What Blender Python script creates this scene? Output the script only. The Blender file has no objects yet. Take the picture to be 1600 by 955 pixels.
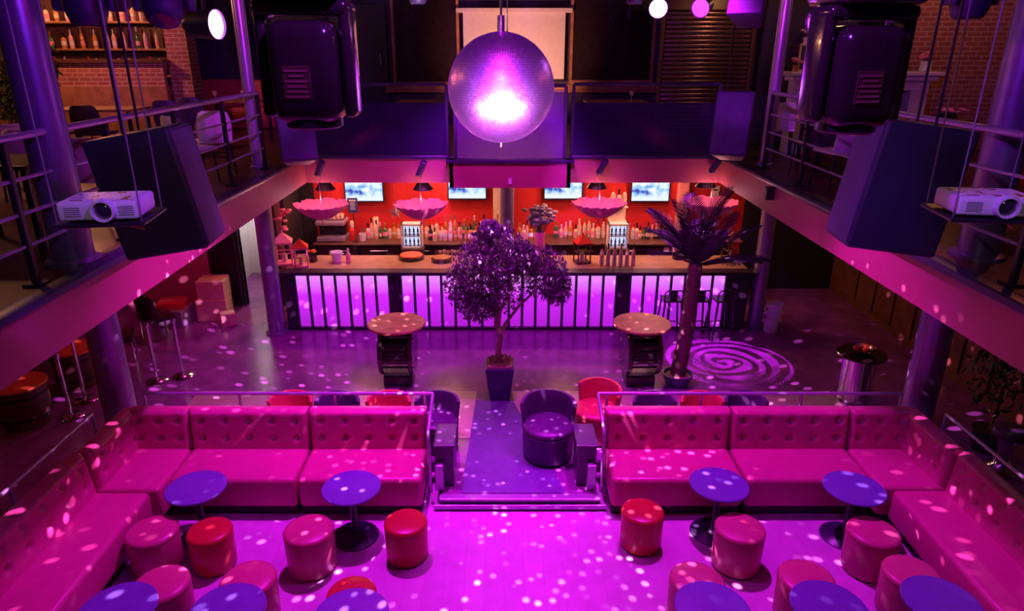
import bpy, bmesh, math, random
from mathutils import Vector, Matrix, Euler
random.seed(7)
sc = bpy.context.scene
COL = sc.collection
PI = math.pi
R = math.radians
# ------------------------------------------------------------------ camera
F = 1067.0; U0 = 788.0; VC = 477.5; VH = 75.0; H = 5.0
PITCH = math.atan((VC - VH) / F); SP = math.sin(PITCH); CP = math.cos(PITCH)
cam_d = bpy.data.cameras.new('camera'); cam = bpy.data.objects.new('camera', cam_d); COL.objects.link(cam)
cam.location = (0, 0, H); cam.rotation_euler = (PI / 2 - PITCH, 0, 0)
cam_d.sensor_width = 36; cam_d.lens = 36 * F / 1600; cam_d.shift_x = (800 - U0) / 1600
cam_d.clip_start = 0.05
sc.camera = cam
sc.view_settings.view_transform = 'Standard'; sc.view_settings.look = 'None'
sc.view_settings.exposure = 0.0; sc.view_settings.gamma = 1.0; sc.view_settings.use_curve_mapping = False
# measured camera model, used to read real positions off known heights or depths
def dr(u, v):
    x = (u - U0) / F; y = (VC - v) / F
    return Vector((x, CP + y * SP, -SP + y * CP))
def onz(u, v, z):
    a = dr(u, v); t = (z - H) / a.z
    return Vector((a.x * t, a.y * t, z))
def ony(u, v, y):
    a = dr(u, v); t = y / a.y
    return Vector((a.x * t, y, H + a.z * t))
# ------------------------------------------------------------------ world
w = bpy.data.worlds.new('club_dark'); sc.world = w; w.use_nodes = True
w.node_tree.nodes['Background'].inputs[0].default_value = (0.62, 0.06, 0.75, 1)
w.node_tree.nodes['Background'].inputs[1].default_value = 0.02
# ------------------------------------------------------------------ main lights
def spot(name, loc, to, power, col, size=70, rad=0.12, blend=0.5):
    l = bpy.data.lights.new(name, 'SPOT'); l.energy = power; l.color = col
    l.spot_size = R(size); l.spot_blend = blend; l.shadow_soft_size = rad
    o = bpy.data.objects.new(name, l); COL.objects.link(o); o.location = loc
    o.rotation_euler = (Vector(to) - Vector(loc)).to_track_quat('-Z', 'Y').to_euler()
    return o
def point(name, loc, power, col, rad=0.15):
    l = bpy.data.lights.new(name, 'POINT'); l.energy = power; l.color = col; l.shadow_soft_size = rad
    o = bpy.data.objects.new(name, l); COL.objects.link(o); o.location = loc
    return o
def area(name, loc, to, power, col, sx, sy):
    l = bpy.data.lights.new(name, 'AREA'); l.energy = power; l.color = col; l.shape = 'RECTANGLE'; l.size = sx; l.size_y = sy
    o = bpy.data.objects.new(name, l); COL.objects.link(o); o.location = loc
    o.rotation_euler = (Vector(to) - Vector(loc)).to_track_quat('-Z', 'Y').to_euler()
    return o
MAG = (0.80, 0.012, 1.0); VIO = (0.32, 0.03, 1.0); PNK = (1.0, 0.03, 0.55); WARM = (1.0, 0.42, 0.16)
spot('wash_light', (-1.5, 7.3, 6.3), (-2.1, 5.9, 0), 1750, MAG, 66, 0.10, 0.7)
spot('wash_light', (1.7, 7.3, 6.3), (2.4, 5.9, 0), 1600, MAG, 66, 0.10, 0.7)
spot('wash_light', (0.1, 5.6, 6.4), (0.1, 5.6, 0), 200, MAG, 60, 0.12)
spot('wash_light', (0.0, 8.0, 6.3), (-0.4, 9.9, 0.15), 900, MAG, 85, 0.15)
spot('violet_light', (0.3, 2.2, 6.3), (-3.6, 6.6, 4.4), 380, VIO, 75, 0.15)
spot('violet_light', (0.0, 2.2, 6.3), (4.0, 6.6, 4.4), 380, VIO, 75, 0.15)
spot('violet_light', (0.0, 3.5, 6.4), (0.0, 10.9, 3.9), 150, VIO, 60, 0.15)
spot('pink_light', (0.6, 4.2, 6.3), (-4.2, 8.0, 2.9), 60, PNK, 85, 0.2)
spot('pink_light', (-0.4, 4.2, 6.3), (4.4, 8.0, 2.9), 55, PNK, 85, 0.2)
spot('pink_light', (0.0, 5.5, 6.3), (0.0, 11.2, 3.0), 65, PNK, 75, 0.2)
spot('pole_light', (-.6, 5.4, 5.9), (-3.62, 10.1, 4.6), 700, (.62, .03, 1.0), 24, .08)
spot('pole_light', (.6, 5.4, 5.9), (3.98, 10.5, 4.6), 700, (.62, .03, 1.0), 24, .08)
# ------------------------------------------------------------------ materials
MATS = {}
def mat(name, col, rough=0.5, metal=0.0, var=0.12, vscale=8.0, bump=0.0, bscale=60.0, emit=None, estr=0.0, trans=0.0, alpha=1.0, coat=0.0, spec=0.5):
    m = bpy.data.materials.new(name); m.use_nodes = True; n = m.node_tree.nodes; L = m.node_tree.links
    b = n['Principled BSDF']
    b.inputs['Roughness'].default_value = rough; b.inputs['Metallic'].default_value = metal
    b.inputs['Transmission Weight'].default_value = trans; b.inputs['Alpha'].default_value = alpha
    b.inputs['Coat Weight'].default_value = coat; b.inputs['Specular IOR Level'].default_value = spec
    tc = n.new('ShaderNodeTexCoord')
    if var > 0:
        no = n.new('ShaderNodeTexNoise'); no.inputs['Scale'].default_value = vscale; no.inputs['Detail'].default_value = 3
        L.new(tc.outputs['Object'], no.inputs['Vector'])
        rp = n.new('ShaderNodeValToRGB')
        rp.color_ramp.elements[0].position = 0.3; rp.color_ramp.elements[1].position = 0.7
        rp.color_ramp.elements[0].color = tuple(c * (1 - var) for c in col) + (1,)
        rp.color_ramp.elements[1].color = tuple(min(1, c * (1 + var)) for c in col) + (1,)
        L.new(no.outputs['Fac'], rp.inputs['Fac']); L.new(rp.outputs['Color'], b.inputs['Base Color'])
    else:
        b.inputs['Base Color'].default_value = tuple(col) + (1,)
    if bump > 0:
        n2 = n.new('ShaderNodeTexNoise'); n2.inputs['Scale'].default_value = bscale; n2.inputs['Detail'].default_value = 4
        L.new(tc.outputs['Object'], n2.inputs['Vector'])
        bp = n.new('ShaderNodeBump'); bp.inputs['Strength'].default_value = bump; bp.inputs['Distance'].default_value = 0.01
        L.new(n2.outputs['Fac'], bp.inputs['Height']); L.new(bp.outputs['Normal'], b.inputs['Normal'])
    if emit:
        b.inputs['Emission Color'].default_value = tuple(emit) + (1,); b.inputs['Emission Strength'].default_value = estr
    MATS[name] = m
    return m
def planks(name, c1, c2, cm, sx, sy, rough, bump=0.3, rot=0.0, mort=0.012, plane='XY'):
    m = bpy.data.materials.new(name); m.use_nodes = True; n = m.node_tree.nodes; L = m.node_tree.links
    b = n['Principled BSDF']; b.inputs['Roughness'].default_value = rough
    tc = n.new('ShaderNodeTexCoord'); mp = n.new('ShaderNodeMapping'); L.new(tc.outputs['Object'], mp.inputs['Vector'])
    if plane == 'XZ': mp.inputs['Rotation'].default_value = (PI / 2, 0, 0)
    elif plane == 'YZ': mp.inputs['Rotation'].default_value = (PI / 2, 0, PI / 2)
    else: mp.inputs['Rotation'].default_value = (0, 0, rot)
    br = n.new('ShaderNodeTexBrick'); L.new(mp.outputs['Vector'], br.inputs['Vector'])
    br.inputs['Color1'].default_value = c1 + (1,); br.inputs['Color2'].default_value = c2 + (1,); br.inputs['Mortar'].default_value = cm + (1,)
    br.inputs['Scale'].default_value = 1.0; br.inputs['Brick Width'].default_value = sx; br.inputs['Row Height'].default_value = sy
    br.inputs['Mortar Size'].default_value = mort; br.inputs['Bias'].default_value = 0.0
    no = n.new('ShaderNodeTexNoise'); no.inputs['Scale'].default_value = 5; no.inputs['Detail'].default_value = 5
    L.new(tc.outputs['Object'], no.inputs['Vector'])
    mx = n.new('ShaderNodeMix'); mx.data_type = 'RGBA'; mx.blend_type = 'MULTIPLY'; mx.inputs[0].default_value = 0.35
    L.new(br.outputs['Color'], mx.inputs[6]); L.new(no.outputs['Fac'], mx.inputs[7]); L.new(mx.outputs[2], b.inputs['Base Color'])
    bp = n.new('ShaderNodeBump'); bp.inputs['Strength'].default_value = bump; bp.inputs['Distance'].default_value = 0.01; bp.invert = True
    L.new(br.outputs['Fac'], bp.inputs['Height']); L.new(bp.outputs['Normal'], b.inputs['Normal'])
    MATS[name] = m
    return m
planks('dance_floor', (0.70, 0.42, 0.66), (0.65, 0.38, 0.62), (0.60, 0.36, 0.57), 1.3, 0.2, 0.42, 0.05, PI / 2, 0.004)
planks('pale_floor', (0.62, 0.40, 0.38), (0.56, 0.36, 0.36), (0.40, 0.26, 0.26), 1.2, 0.3, 0.35, 0.15, 0, 0.004)
mat('tier_floor', (0.26, 0.06, 0.27), 0.22, var=0.25, vscale=3, bump=0.06, bscale=25)
mat('runner', (0.12, 0.06, 0.24), 0.6, bump=0.2, bscale=200)
mat('fascia', (0.44, 0.11, 0.15), 0.55, var=0.06, vscale=1.5, bump=0.05)
mat('dark_trim', (0.05, 0.04, 0.10), 0.35)
mat('black_wall', (0.022, 0.016, 0.03), 0.6)
mat('violet_wall', (0.05, 0.035, 0.085), 0.6)
mat('pink_wall', (0.62, 0.22, 0.22), 0.6, bump=0.05)
mat('brown_wall', (0.16, 0.055, 0.03), 0.55, var=0.3, vscale=4)
mat('red_wall', (0.56, 0.022, 0.022), 0.5, var=0.1, vscale=2)
mat('ceiling', (0.018, 0.014, 0.022), 0.8)
planks('brick', (0.50, 0.17, 0.12), (0.40, 0.12, 0.09), (0.62, 0.42, 0.36), 0.22, 0.075, 0.8, 0.6, 0, 0.010, 'XZ')
planks('brick_side', (0.50, 0.17, 0.12), (0.40, 0.12, 0.09), (0.62, 0.42, 0.36), 0.22, 0.075, 0.8, 0.6, 0, 0.010, 'YZ')
mat('sofa', (0.52, 0.06, 0.20), 0.36, var=0.05, bump=0.10, bscale=120)
mat('sofa_dark', (0.02, 0.014, 0.02), 0.5)
mat('pouf_pink', (0.48, 0.10, 0.17), 0.36, var=0.06, bump=0.08, bscale=120)
mat('pouf_red', (0.46, 0.03, 0.03), 0.32, var=0.06, bump=0.08, bscale=120)
mat('table_blue', (0.13, 0.12, 0.36), 0.38, var=0.08)
mat('table_black', (0.03, 0.025, 0.06), 0.35)
mat('chrome', (0.75, 0.72, 0.8), 0.16, 1.0, var=0.03)
mat('steel', (0.50, 0.42, 0.60), 0.30, 0.5, var=0.05)
mat('column', (0.30, 0.24, 0.42), 0.30, 0.55, var=0.06)
mat('black_plastic', (0.02, 0.016, 0.022), 0.34)
mat('black_gloss', (0.03, 0.018, 0.016), 0.16, coat=0.4)
mat('speaker', (0.045, 0.035, 0.08), 0.5, var=0.08, bump=0.15, bscale=250)
mat('grille', (0.10, 0.07, 0.17), 0.6, bump=0.4, bscale=300)
mat('tub_dark', (0.09, 0.045, 0.12), 0.35, var=0.1, bump=0.1)
mat('tub_red', (0.55, 0.07, 0.08), 0.38, var=0.1, bump=0.1)
mat('white', (0.8, 0.76, 0.78), 0.45, var=0.04)
mat('projector_white', (0.80, 0.74, 0.78), 0.4, var=0.03)
mat('cream', (0.78, 0.62, 0.45), 0.5, var=0.08)
mat('wood', (0.42, 0.20, 0.09), 0.45, var=0.3, vscale=5, bump=0.1)
mat('wood_dark', (0.10, 0.04, 0.03), 0.4, var=0.3, vscale=5)
mat('counter_top', (0.42, 0.24, 0.16), 0.35, var=0.2, vscale=4)
mat('bar_black', (0.03, 0.018, 0.04), 0.4)
mat('orange', (0.72, 0.14, 0.03), 0.45)
mat('red', (0.75, 0.03, 0.03), 0.4)
mat('pink', (0.9, 0.28, 0.42), 0.6)
mat('lace', (0.92, 0.22, 0.32), 0.7, var=0.25, vscale=40, bump=0.5, bscale=80)
mat('amber', (0.55, 0.22, 0.04), 0.15, coat=0.5)
mat('clear_glass', (0.72, 0.55, 0.48), 0.12, coat=0.5)
mat('rose_glass', (0.80, 0.45, 0.38), 0.15, coat=0.5)
mat('green_glass', (0.05, 0.16, 0.05), 0.12, coat=0.5)
mat('dark_glass', (0.03, 0.02, 0.04), 0.1, coat=0.5)
mat('blue_sign', (0.05, 0.06, 0.22), 0.4)
mat('gold', (0.75, 0.45, 0.12), 0.3, 0.8)
mat('leaf', (0.20, 0.15, 0.20), 0.42, var=0.4, vscale=20)
mat('leaf_green', (0.08, 0.12, 0.04), 0.5, var=0.4, vscale=20)
mat('palm_leaf', (0.045, 0.03, 0.06), 0.45, var=0.3)
mat('bark', (0.40, 0.24, 0.22), 0.7, var=0.3, vscale=20, bump=0.5, bscale=40)
mat('palm_bark', (0.17, 0.08, 0.09), 0.8, var=0.3, vscale=20, bump=0.8, bscale=40)
mat('pot_blue', (0.07, 0.05, 0.18), 0.35)
mat('moss', (0.45, 0.28, 0.2), 0.9, var=0.4, vscale=40, bump=1.0, bscale=60)
mat('cardboard', (0.62, 0.36, 0.26), 0.8, var=0.1)
mat('wire', (0.35, 0.22, 0.36), 0.4, 0.5)
mat('yellow', (0.8, 0.55, 0.05), 0.5)
mat('lamp_white', (0.9, 0.8, 1.0), 0.4, emit=(0.80, 0.22, 1.0), estr=14.0)
mat('lamp_magenta', (0.9, 0.3, 1.0), 0.4, emit=(0.70, 0.03, 1.0), estr=3.2)
mat('led_orange', (0.9, 0.4, 0.1), 0.4, emit=(1.0, 0.35, 0.08), estr=1.2)
mat('led_white', (0.9, 0.8, 0.7), 0.4, emit=(1.0, 0.75, 0.6), estr=4.0)
mat('label_tan', (0.30, 0.14, 0.08), 0.5, var=0.0)
def panel_mat():
    m = mat('bar_panel', (0.75, 0.3, 0.8), 0.35, var=0)
    n = m.node_tree.nodes; L = m.node_tree.links; b = n['Principled BSDF']
    tc = n['Texture Coordinate']; sx = n.new('ShaderNodeSeparateXYZ'); L.new(tc.outputs['Generated'], sx.inputs[0])
    rp = n.new('ShaderNodeValToRGB'); e = rp.color_ramp.elements
    e[0].position = 0.0; e[0].color = (0.30, 0.01, 0.46, 1); e[1].position = 0.97; e[1].color = (0.85, 0.28, 1.0, 1)
    k = e.new(0.6); k.color = (0.50, 0.02, 0.80, 1)
    L.new(sx.outputs['Z'], rp.inputs['Fac']); L.new(rp.outputs['Color'], b.inputs['Emission Color'])
    b.inputs['Emission Strength'].default_value = 1.0
panel_mat()
def tv_mat(name, seed):
    m = mat(name, (0.02, 0.02, 0.03), 0.2, var=0)
    n = m.node_tree.nodes; L = m.node_tree.links; b = n['Principled BSDF']; tc = n['Texture Coordinate']
    mp = n.new('ShaderNodeMapping'); mp.inputs['Location'].default_value = (seed, 0, 0.3); mp.inputs['Scale'].default_value = (3.2, 1, 2.0)
    L.new(tc.outputs['Generated'], mp.inputs[0])
    no = n.new('ShaderNodeTexNoise'); no.inputs['Scale'].default_value = 1.3; no.inputs['Detail'].default_value = 3
    L.new(mp.outputs[0], no.inputs['Vector'])
    rp = n.new('ShaderNodeValToRGB'); e = rp.color_ramp.elements
    e[0].position = 0.36; e[0].color = (0.02, 0.05, 0.40, 1); e[1].position = 0.62; e[1].color = (0.85, 0.92, 1.0, 1)
    k = e.new(0.46); k.color = (0.22, 0.52, 0.95, 1)
    L.new(no.outputs['Fac'], rp.inputs['Fac'])
    sx = n.new('ShaderNodeSeparateXYZ'); L.new(tc.outputs['Generated'], sx.inputs[0])
    r2 = n.new('ShaderNodeValToRGB'); q = r2.color_ramp.elements
    q[0].position = 0.15; q[0].color = (1, 1, 1, 1); q[1].position = 0.36; q[1].color = (0, 0, 0, 1)
    L.new(sx.outputs['Z'], r2.inputs['Fac'])
    mx = n.new('ShaderNodeMix'); mx.data_type = 'RGBA'; L.new(r2.outputs['Color'], mx.inputs[0]); L.new(rp.outputs['Color'], mx.inputs[6])
    mx.inputs[7].default_value = (0.70, 0.82, 1.0, 1)
    L.new(mx.outputs[2], b.inputs['Emission Color']); b.inputs['Emission Strength'].default_value = 1.15
tv_mat('tv_picture', 0.7)
def glass_mat(name, col, rough, alpha):
    m = mat(name, col, rough, var=0, alpha=alpha, spec=0.7); return m
glass_mat('tinted_glass', (0.05, 0.03, 0.11), 0.08, 0.72)
glass_mat('clear_pane', (0.30, 0.16, 0.5), 0.06, 0.30)
def mirror_mat():
    m = mat('mirror_tile', (0.76, 0.36, 1.0), 0.36, 1.0, var=0)
mirror_mat(); mat('violet_core', (.05, .03, .08), .6); mat('shutter_metal', (.22, .12, .14), .3, .7)
# ------------------------------------------------------------------ mesh helpers
class MB:
    def __init__(s): s.v = []; s.f = []
    def add(s, vs, fs):
        o = len(s.v); s.v += [tuple(p) for p in vs]; s.f += [tuple(i + o for i in q) for q in fs]; return s
    def box(s, c, d, rot=None):
        x, y, z = d[0] / 2, d[1] / 2, d[2] / 2
        vs = [Vector((a, b, e)) for e in (-z, z) for b in (-y, y) for a in (-x, x)]
        if rot: m = Euler(rot).to_matrix(); vs = [m @ p for p in vs]
        return s.add([p + Vector(c) for p in vs], [(0, 2, 3, 1), (4, 5, 7, 6), (0, 1, 5, 4), (2, 6, 7, 3), (0, 4, 6, 2), (1, 3, 7, 5)])
    def b2(s, x0, x1, y0, y1, z0, z1): return s.box(((x0 + x1) / 2, (y0 + y1) / 2, (z0 + z1) / 2), (x1 - x0, y1 - y0, z1 - z0))
    def hexa(s, p): return s.add(p, [(0, 2, 3, 1), (4, 5, 7, 6), (0, 1, 5, 4), (2, 6, 7, 3), (0, 4, 6, 2), (1, 3, 7, 5)])
    def rbox(s, c, d, r, seg=3, rot=None, taper=None):
        bm = bmesh.new(); bmesh.ops.create_cube(bm, size=1)
        for q in bm.verts:
            q.co = Vector((q.co.x * d[0], q.co.y * d[1], q.co.z * d[2]))
            if taper: q.co = taper(q.co)
        bmesh.ops.bevel(bm, geom=bm.edges[:], offset=r, segments=seg, profile=0.5, affect='EDGES')
        m = Euler(rot).to_matrix() if rot else Matrix.Identity(3)
        bm.verts.index_update()
        s.add([m @ q.co + Vector(c) for q in bm.verts], [[q.index for q in f.verts] for f in bm.faces]); bm.free(); return s
    def cyl(s, p0, p1, r0, r1=None, n=16):
        r1 = r0 if r1 is None else r1
        p0, p1 = Vector(p0), Vector(p1); q = (p1 - p0).to_track_quat('Z', 'Y')
        vs = []
        for p, r in ((p0, r0), (p1, r1)):
            for i in range(n):
                a = 2 * PI * i / n; vs.append(p + q @ Vector((r * math.cos(a), r * math.sin(a), 0)))
        fs = [(i, (i + 1) % n, n + (i + 1) % n, n + i) for i in range(n)] + [tuple(range(n - 1, -1, -1)), tuple(range(n, 2 * n))]
        return s.add(vs, fs)
    def lathe(s, prof, n=24, c=(0, 0, 0), rot=None):
        m = Euler(rot).to_matrix() if rot else None
        vs = []; k = len(prof); c = Vector(c)
        for r, z in prof:
            for i in range(n):
                a = 2 * PI * i / n; p = Vector((max(r, 1e-4) * math.cos(a), max(r, 1e-4) * math.sin(a), z)); vs.append((m @ p if m else p) + c)
        fs = [(j * n + i, j * n + (i + 1) % n, (j + 1) * n + (i + 1) % n, (j + 1) * n + i) for j in range(k - 1) for i in range(n)]
        fs += [tuple(range(n - 1, -1, -1)), tuple(range((k - 1) * n, k * n))]
        return s.add(vs, fs)
    def tube(s, pts, r, n=8):
        pts = [Vector(p) for p in pts]; rs = r if isinstance(r, (list, tuple)) else [r] * len(pts)
        vs = []; up = None
        for i, p in enumerate(pts):
            t = (pts[min(i + 1, len(pts) - 1)] - pts[max(i - 1, 0)]).normalized()
            if up is None:
                up = Vector((0, 0, 1)) if abs(t.z) < 0.9 else Vector((1, 0, 0))
            x = up.cross(t).normalized(); y = t.cross(x).normalized(); up = y
            for k in range(n):
                a = 2 * PI * k / n; vs.append(p + (x * math.cos(a) + y * math.sin(a)) * rs[i])
        fs = [(j * n + i, j * n + (i + 1) % n, (j + 1) * n + (i + 1) % n, (j + 1) * n + i) for j in range(len(pts) - 1) for i in range(n)]
        fs += [tuple(range(n - 1, -1, -1)), tuple(range((len(pts) - 1) * n, len(pts) * n))]
        return s.add(vs, fs)
    def build(s, name, m, parent=None, smooth=None, loc=None):
        me = bpy.data.meshes.new(name); me.from_pydata(s.v, [], s.f)
        bm = bmesh.new(); bm.from_mesh(me); bmesh.ops.recalc_face_normals(bm, faces=bm.faces[:]); bm.to_mesh(me); bm.free()
        if smooth:
            me.shade_smooth(); me.set_sharp_from_angle(angle=R(smooth))
        me.materials.append(MATS[m]); o = bpy.data.objects.new(name, me); COL.objects.link(o)
        if parent: o.parent = parent
        if loc: o.location = loc
        return o
def tag(o, label, cat=None, group=None, kind=None):
    if label: o['label'] = label
    if cat: o['category'] = cat
    if group: o['group'] = group
    if kind: o['kind'] = kind
    return o
def thing(name, loc, rz=0.0, label=None, cat=None, group=None, rot=None, scale=None):
    o = bpy.data.objects.new(name, None); COL.objects.link(o); o.location = loc; o.rotation_euler = rot or (0, 0, rz)
    o.empty_display_size = 0.1
    if scale: o.scale = (scale,) * 3
    return tag(o, label, cat, group)
def dup(root, loc, rz=0.0, label=None, group=None, rot=None, scale=None, swap=None):
    r = root.copy(); COL.objects.link(r); r.location = loc; r.rotation_euler = rot or (0, 0, rz)
    if scale: r.scale = (scale,) * 3
    if label: r['label'] = label
    if group: r['group'] = group
    def rec(src, par):
        for ch in list(src.children):
            c = ch.copy(); COL.objects.link(c); c.parent = par
            if swap and ch.data and ch.data.materials and ch.data.materials[0].name in swap:
                key = ch.data.name + '_' + swap[ch.data.materials[0].name]
                if key not in bpy.data.meshes:
                    d = ch.data.copy(); d.name = key; d.materials[0] = MATS[swap[ch.data.materials[0].name]]
                c.data = bpy.data.meshes[key]
            rec(ch, c)
    rec(root, r)
    return r
def struct(name, mb, m, label, cat, smooth=None):
    return tag(mb.build(name, m, None, smooth), label, cat, None, 'structure')
# ------------------------------------------------------------------ the room
ZB = 0.15; ZS0 = 2.95; ZS1 = 3.35; XL = -3.25; XR = 3.53; YB = 11.2; YC = 10.75
XCL = -0.86; XCR = 1.04
struct('floor', MB().b2(-9.6, 9.6, -1.5, 7.30, -0.2, 0), 'dance_floor', 'pale plank dance floor sunk between the sofas', 'floor')
struct('floor_tier_back', MB().b2(-9.6, 9.6, 7.30, 16.5, -0.1, ZB), 'tier_floor', 'dark polished floor in front of the bar', 'floor')
struct('floor_tier_walkway', MB().b2(-0.72, 1.08, 6.62, 7.30, 0.0, ZB), 'tier_floor', 'dark landing at the top of the single step', 'floor')
struct('floor_tier_left', MB().b2(-9.6, -4.66, -1.5, 7.30, -0.05, ZB), 'tier_floor', 'raised dark floor behind the sofa on the left', 'floor')
struct('floor_tier_right', MB().b2(5.02, 9.6, -1.5, 7.30, -0.05, ZB), 'tier_floor', 'raised dark floor behind the sofa on the right', 'floor')
struct('floor_pale_left', MB().b2(-4.6, -0.42, 7.85, 9.18, ZB, ZB + 0.006), 'pale_floor', 'pale floor strip behind the left sofa', 'floor')
struct('floor_pale_right', MB().b2(0.12, 4.9, 7.85, 9.18, ZB, ZB + 0.006), 'pale_floor', 'pale floor strip behind the right sofa', 'floor')
struct('floor_runner', MB().add([(-0.50, 6.66, ZB + 0.003), (0.72, 6.66, ZB + 0.003), (0.12, 8.9, ZB + 0.003), (-0.42, 8.9, ZB + 0.003), (-0.50, 6.66, ZB + 0.009), (0.72, 6.66, ZB + 0.009), (0.12, 8.9, ZB + 0.009), (-0.42, 8.9, ZB + 0.009)],
       [(3, 2, 1, 0), (4, 5, 6, 7), (0, 1, 5, 4), (1, 2, 6, 5), (2, 3, 7, 6), (3, 0, 4, 7)]), 'runner', 'violet runner leading from the step to the potted tree', 'floor')
st = struct('trim_step', MB().b2(-0.74, 1.10, 6.58, 6.62, 0.0, ZB - 0.03), 'steel', 'metal edged step between dance floor and walkway', 'step')
MB().rbox((0.18, 6.60, ZB - 0.012), (1.86, 0.10, 0.03), 0.008, 2).build('nosing', 'steel', st)
MB().rbox((0.18, 6.555, 0.05), (1.98, 0.05, 0.06), 0.008, 2).build('nosing', 'steel', st)
# balcony
struct('floor_balcony_left', MB().b2(-9.6, XL - 0.05, 1.5, 16.5, ZS0, ZS1), 'wood_dark', 'dark floor of the left balcony', 'floor')
struct('floor_balcony_right', MB().b2(XR + 0.05, 9.6, 1.5, 16.5, ZS0, ZS1), 'wood_dark', 'dark floor of the right balcony', 'floor')
struct('floor_balcony_back', MB().b2(XL - 0.05, XR + 0.05, YB + 0.05, 16.5, ZS0, ZS1).b2(XCL, XCR, YC + 0.05, YB + 0.05, ZS0, ZS1), 'wood_dark', 'dark floor of the balcony above the bar', 'floor')
def fascia(name, label, segs, z0=ZS0 - 0.02, z1=ZS1 - 0.03):
    m = MB()
    for s in segs: m.b2(*s, z0, z1)
    o = struct(name, m, 'fascia', label, 'fascia')
    t = MB()
    for x0, x1, y0, y1 in segs: t.rbox(((x0 + x1) / 2, (y0 + y1) / 2, z1 + 0.03), (x1 - x0 + 0.10, y1 - y0 + 0.10, 0.06), 0.012, 2)
    t.build('ledge', 'dark_trim', o, 40)
    return o
fascia('wall_fascia_left', 'long pink painted front edge of the left balcony', [(XL - 0.06, XL, 1.5, YB)])
fascia('wall_fascia_right', 'long pink painted front edge of the right balcony', [(XR, XR + 0.06, 1.5, YB)])
fascia('wall_fascia_back', 'pink balcony edge above the bar with stepped out middle', [(XL - 0.06, XCL, YB, YB + 0.06), (XCR, XR + 0.06, YB, YB + 0.06), (XCL, XCR, YC, YC + 0.06), (XCL, XCL + 0.06, YC, YB), (XCR - 0.06, XCR, YC, YB)])
# lower walls
struct('wall_bar', MB().b2(-3.9, 4.95, 13.9, 14.0, ZB, ZS0), 'red_wall', 'red painted wall behind the bar', 'wall')
struct('wall_bar_left', MB().b2(-4.30, -3.9, 13.9, 14.0, ZB, ZS0).b2(-4.30, -4.22, 12.9, 13.9, ZB, ZS0), 'black_wall', 'black wall at the left end of the bar', 'wall')
struct('wall_bar_right', MB().b2(4.95, 7.1, 13.9, 14.0, ZB, ZS0), 'black_wall', 'black wall right of the bar', 'wall')
struct('wall_lower_right', MB().b2(7.0, 7.1, 1.5, 13.9, ZB, ZS0), 'brown_wall', 'brown panelled wall under the right balcony', 'wall')
pn = bpy.data.objects['wall_lower_right']
for i in range(7):
    y = 9.1 + i * 0.66
    MB().rbox((6.975, y, 1.5), (0.05, 0.60, 2.4), 0.012, 2).build('panel', 'brown_wall', pn)
struct('wall_lower_left', MB().b2(-8.1, -8.0, 1.5, 13.0, ZB, ZS0), 'brown_wall', 'brown wall under the left balcony', 'wall')
struct('wall_lower_back', MB().b2(-8.1, -5.18, 12.9, 13.0, ZB, ZS0).b2(-4.62, -4.30, 12.9, 13.0, ZB, ZS0).b2(-5.18, -4.62, 12.9, 13.0, 2.45, ZS0), 'pink_wall', 'pink wall beside the kitchen doorway', 'wall')
d = struct('door_1', MB().b2(-5.22, -5.18, 12.86, 13.02, ZB, 2.45).b2(-4.62, -4.58, 12.86, 13.02, ZB, 2.45).b2(-5.22, -4.58, 12.86, 13.02, 2.45, 2.5), 'black_plastic', 'black framed doorway to the bright kitchen', 'door')
MB().rbox((-5.50, 12.80, 1.30), (0.56, 0.05, 2.25), 0.01, 2).build('door_leaf', 'black_plastic', d)
MB().rbox((-4.52, 12.80, 1.30), (0.28, 0.05, 2.25), 0.01, 2).build('door_leaf', 'black_plastic', d)
struct('wall_kitchen', MB().b2(-5.9, -4.3, 15.0, 15.1, ZB, ZS0).b2(-5.9, -5.8, 13.0, 15.0, ZB, ZS0).b2(-4.34, -4.3, 14.0, 15.0, ZB, ZS0), 'white', 'white kitchen walls seen through the doorway', 'wall')
point('kitchen_lamp', (-5.0, 14.2, 2.7), 75, (1.0, 0.95, 0.92), 0.2)
kt = thing('kitchen_shelf', (-4.95, 14.6, ZB), 0, 'steel kitchen trolley seen through the doorway', 'trolley')
for z in (0.5, 1.0, 1.5): MB().rbox((0, 0, z), (0.7, 0.4, 0.04), 0.01, 2).build('shelf', 'steel', kt)
for x in (-.33, .33):
    for y in (-.18, .18): MB().cyl((x, y, 0), (x, y, 1.52), 0.015, n=8).build('post', 'black_plastic', kt)
tag(MB().rbox((0, 0, 0.09), (0.42, 0.26, 0.18), 0.02, 2).build('crate', 'red', None, loc=(-4.95, 14.6, ZB + 1.521)), 'red crate on top of the kitchen trolley', 'crate')
# upper walls, ceiling
struct('wall_upper_back', MB().b2(-9.6, 9.6, 16.5, 16.6, ZS1, 7.0), 'violet_wall', 'dark violet wall behind the upper seating', 'wall')
struct('wall_upper_left', MB().b2(-9.7, -9.6, 1.5, 16.5, ZB, 7.0), 'violet_wall', 'dark side wall of the left balcony', 'wall')
struct('wall_upper_right', MB().b2(9.6, 9.7, 1.5, 16.5, ZB, 7.0), 'violet_wall', 'dark side wall of the right balcony', 'wall')
struct('ceiling', MB().b2(-9.7, 9.7, 1.0, 16.6, 7.0, 7.1), 'ceiling', 'black ceiling above the balconies', 'ceiling')
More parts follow.
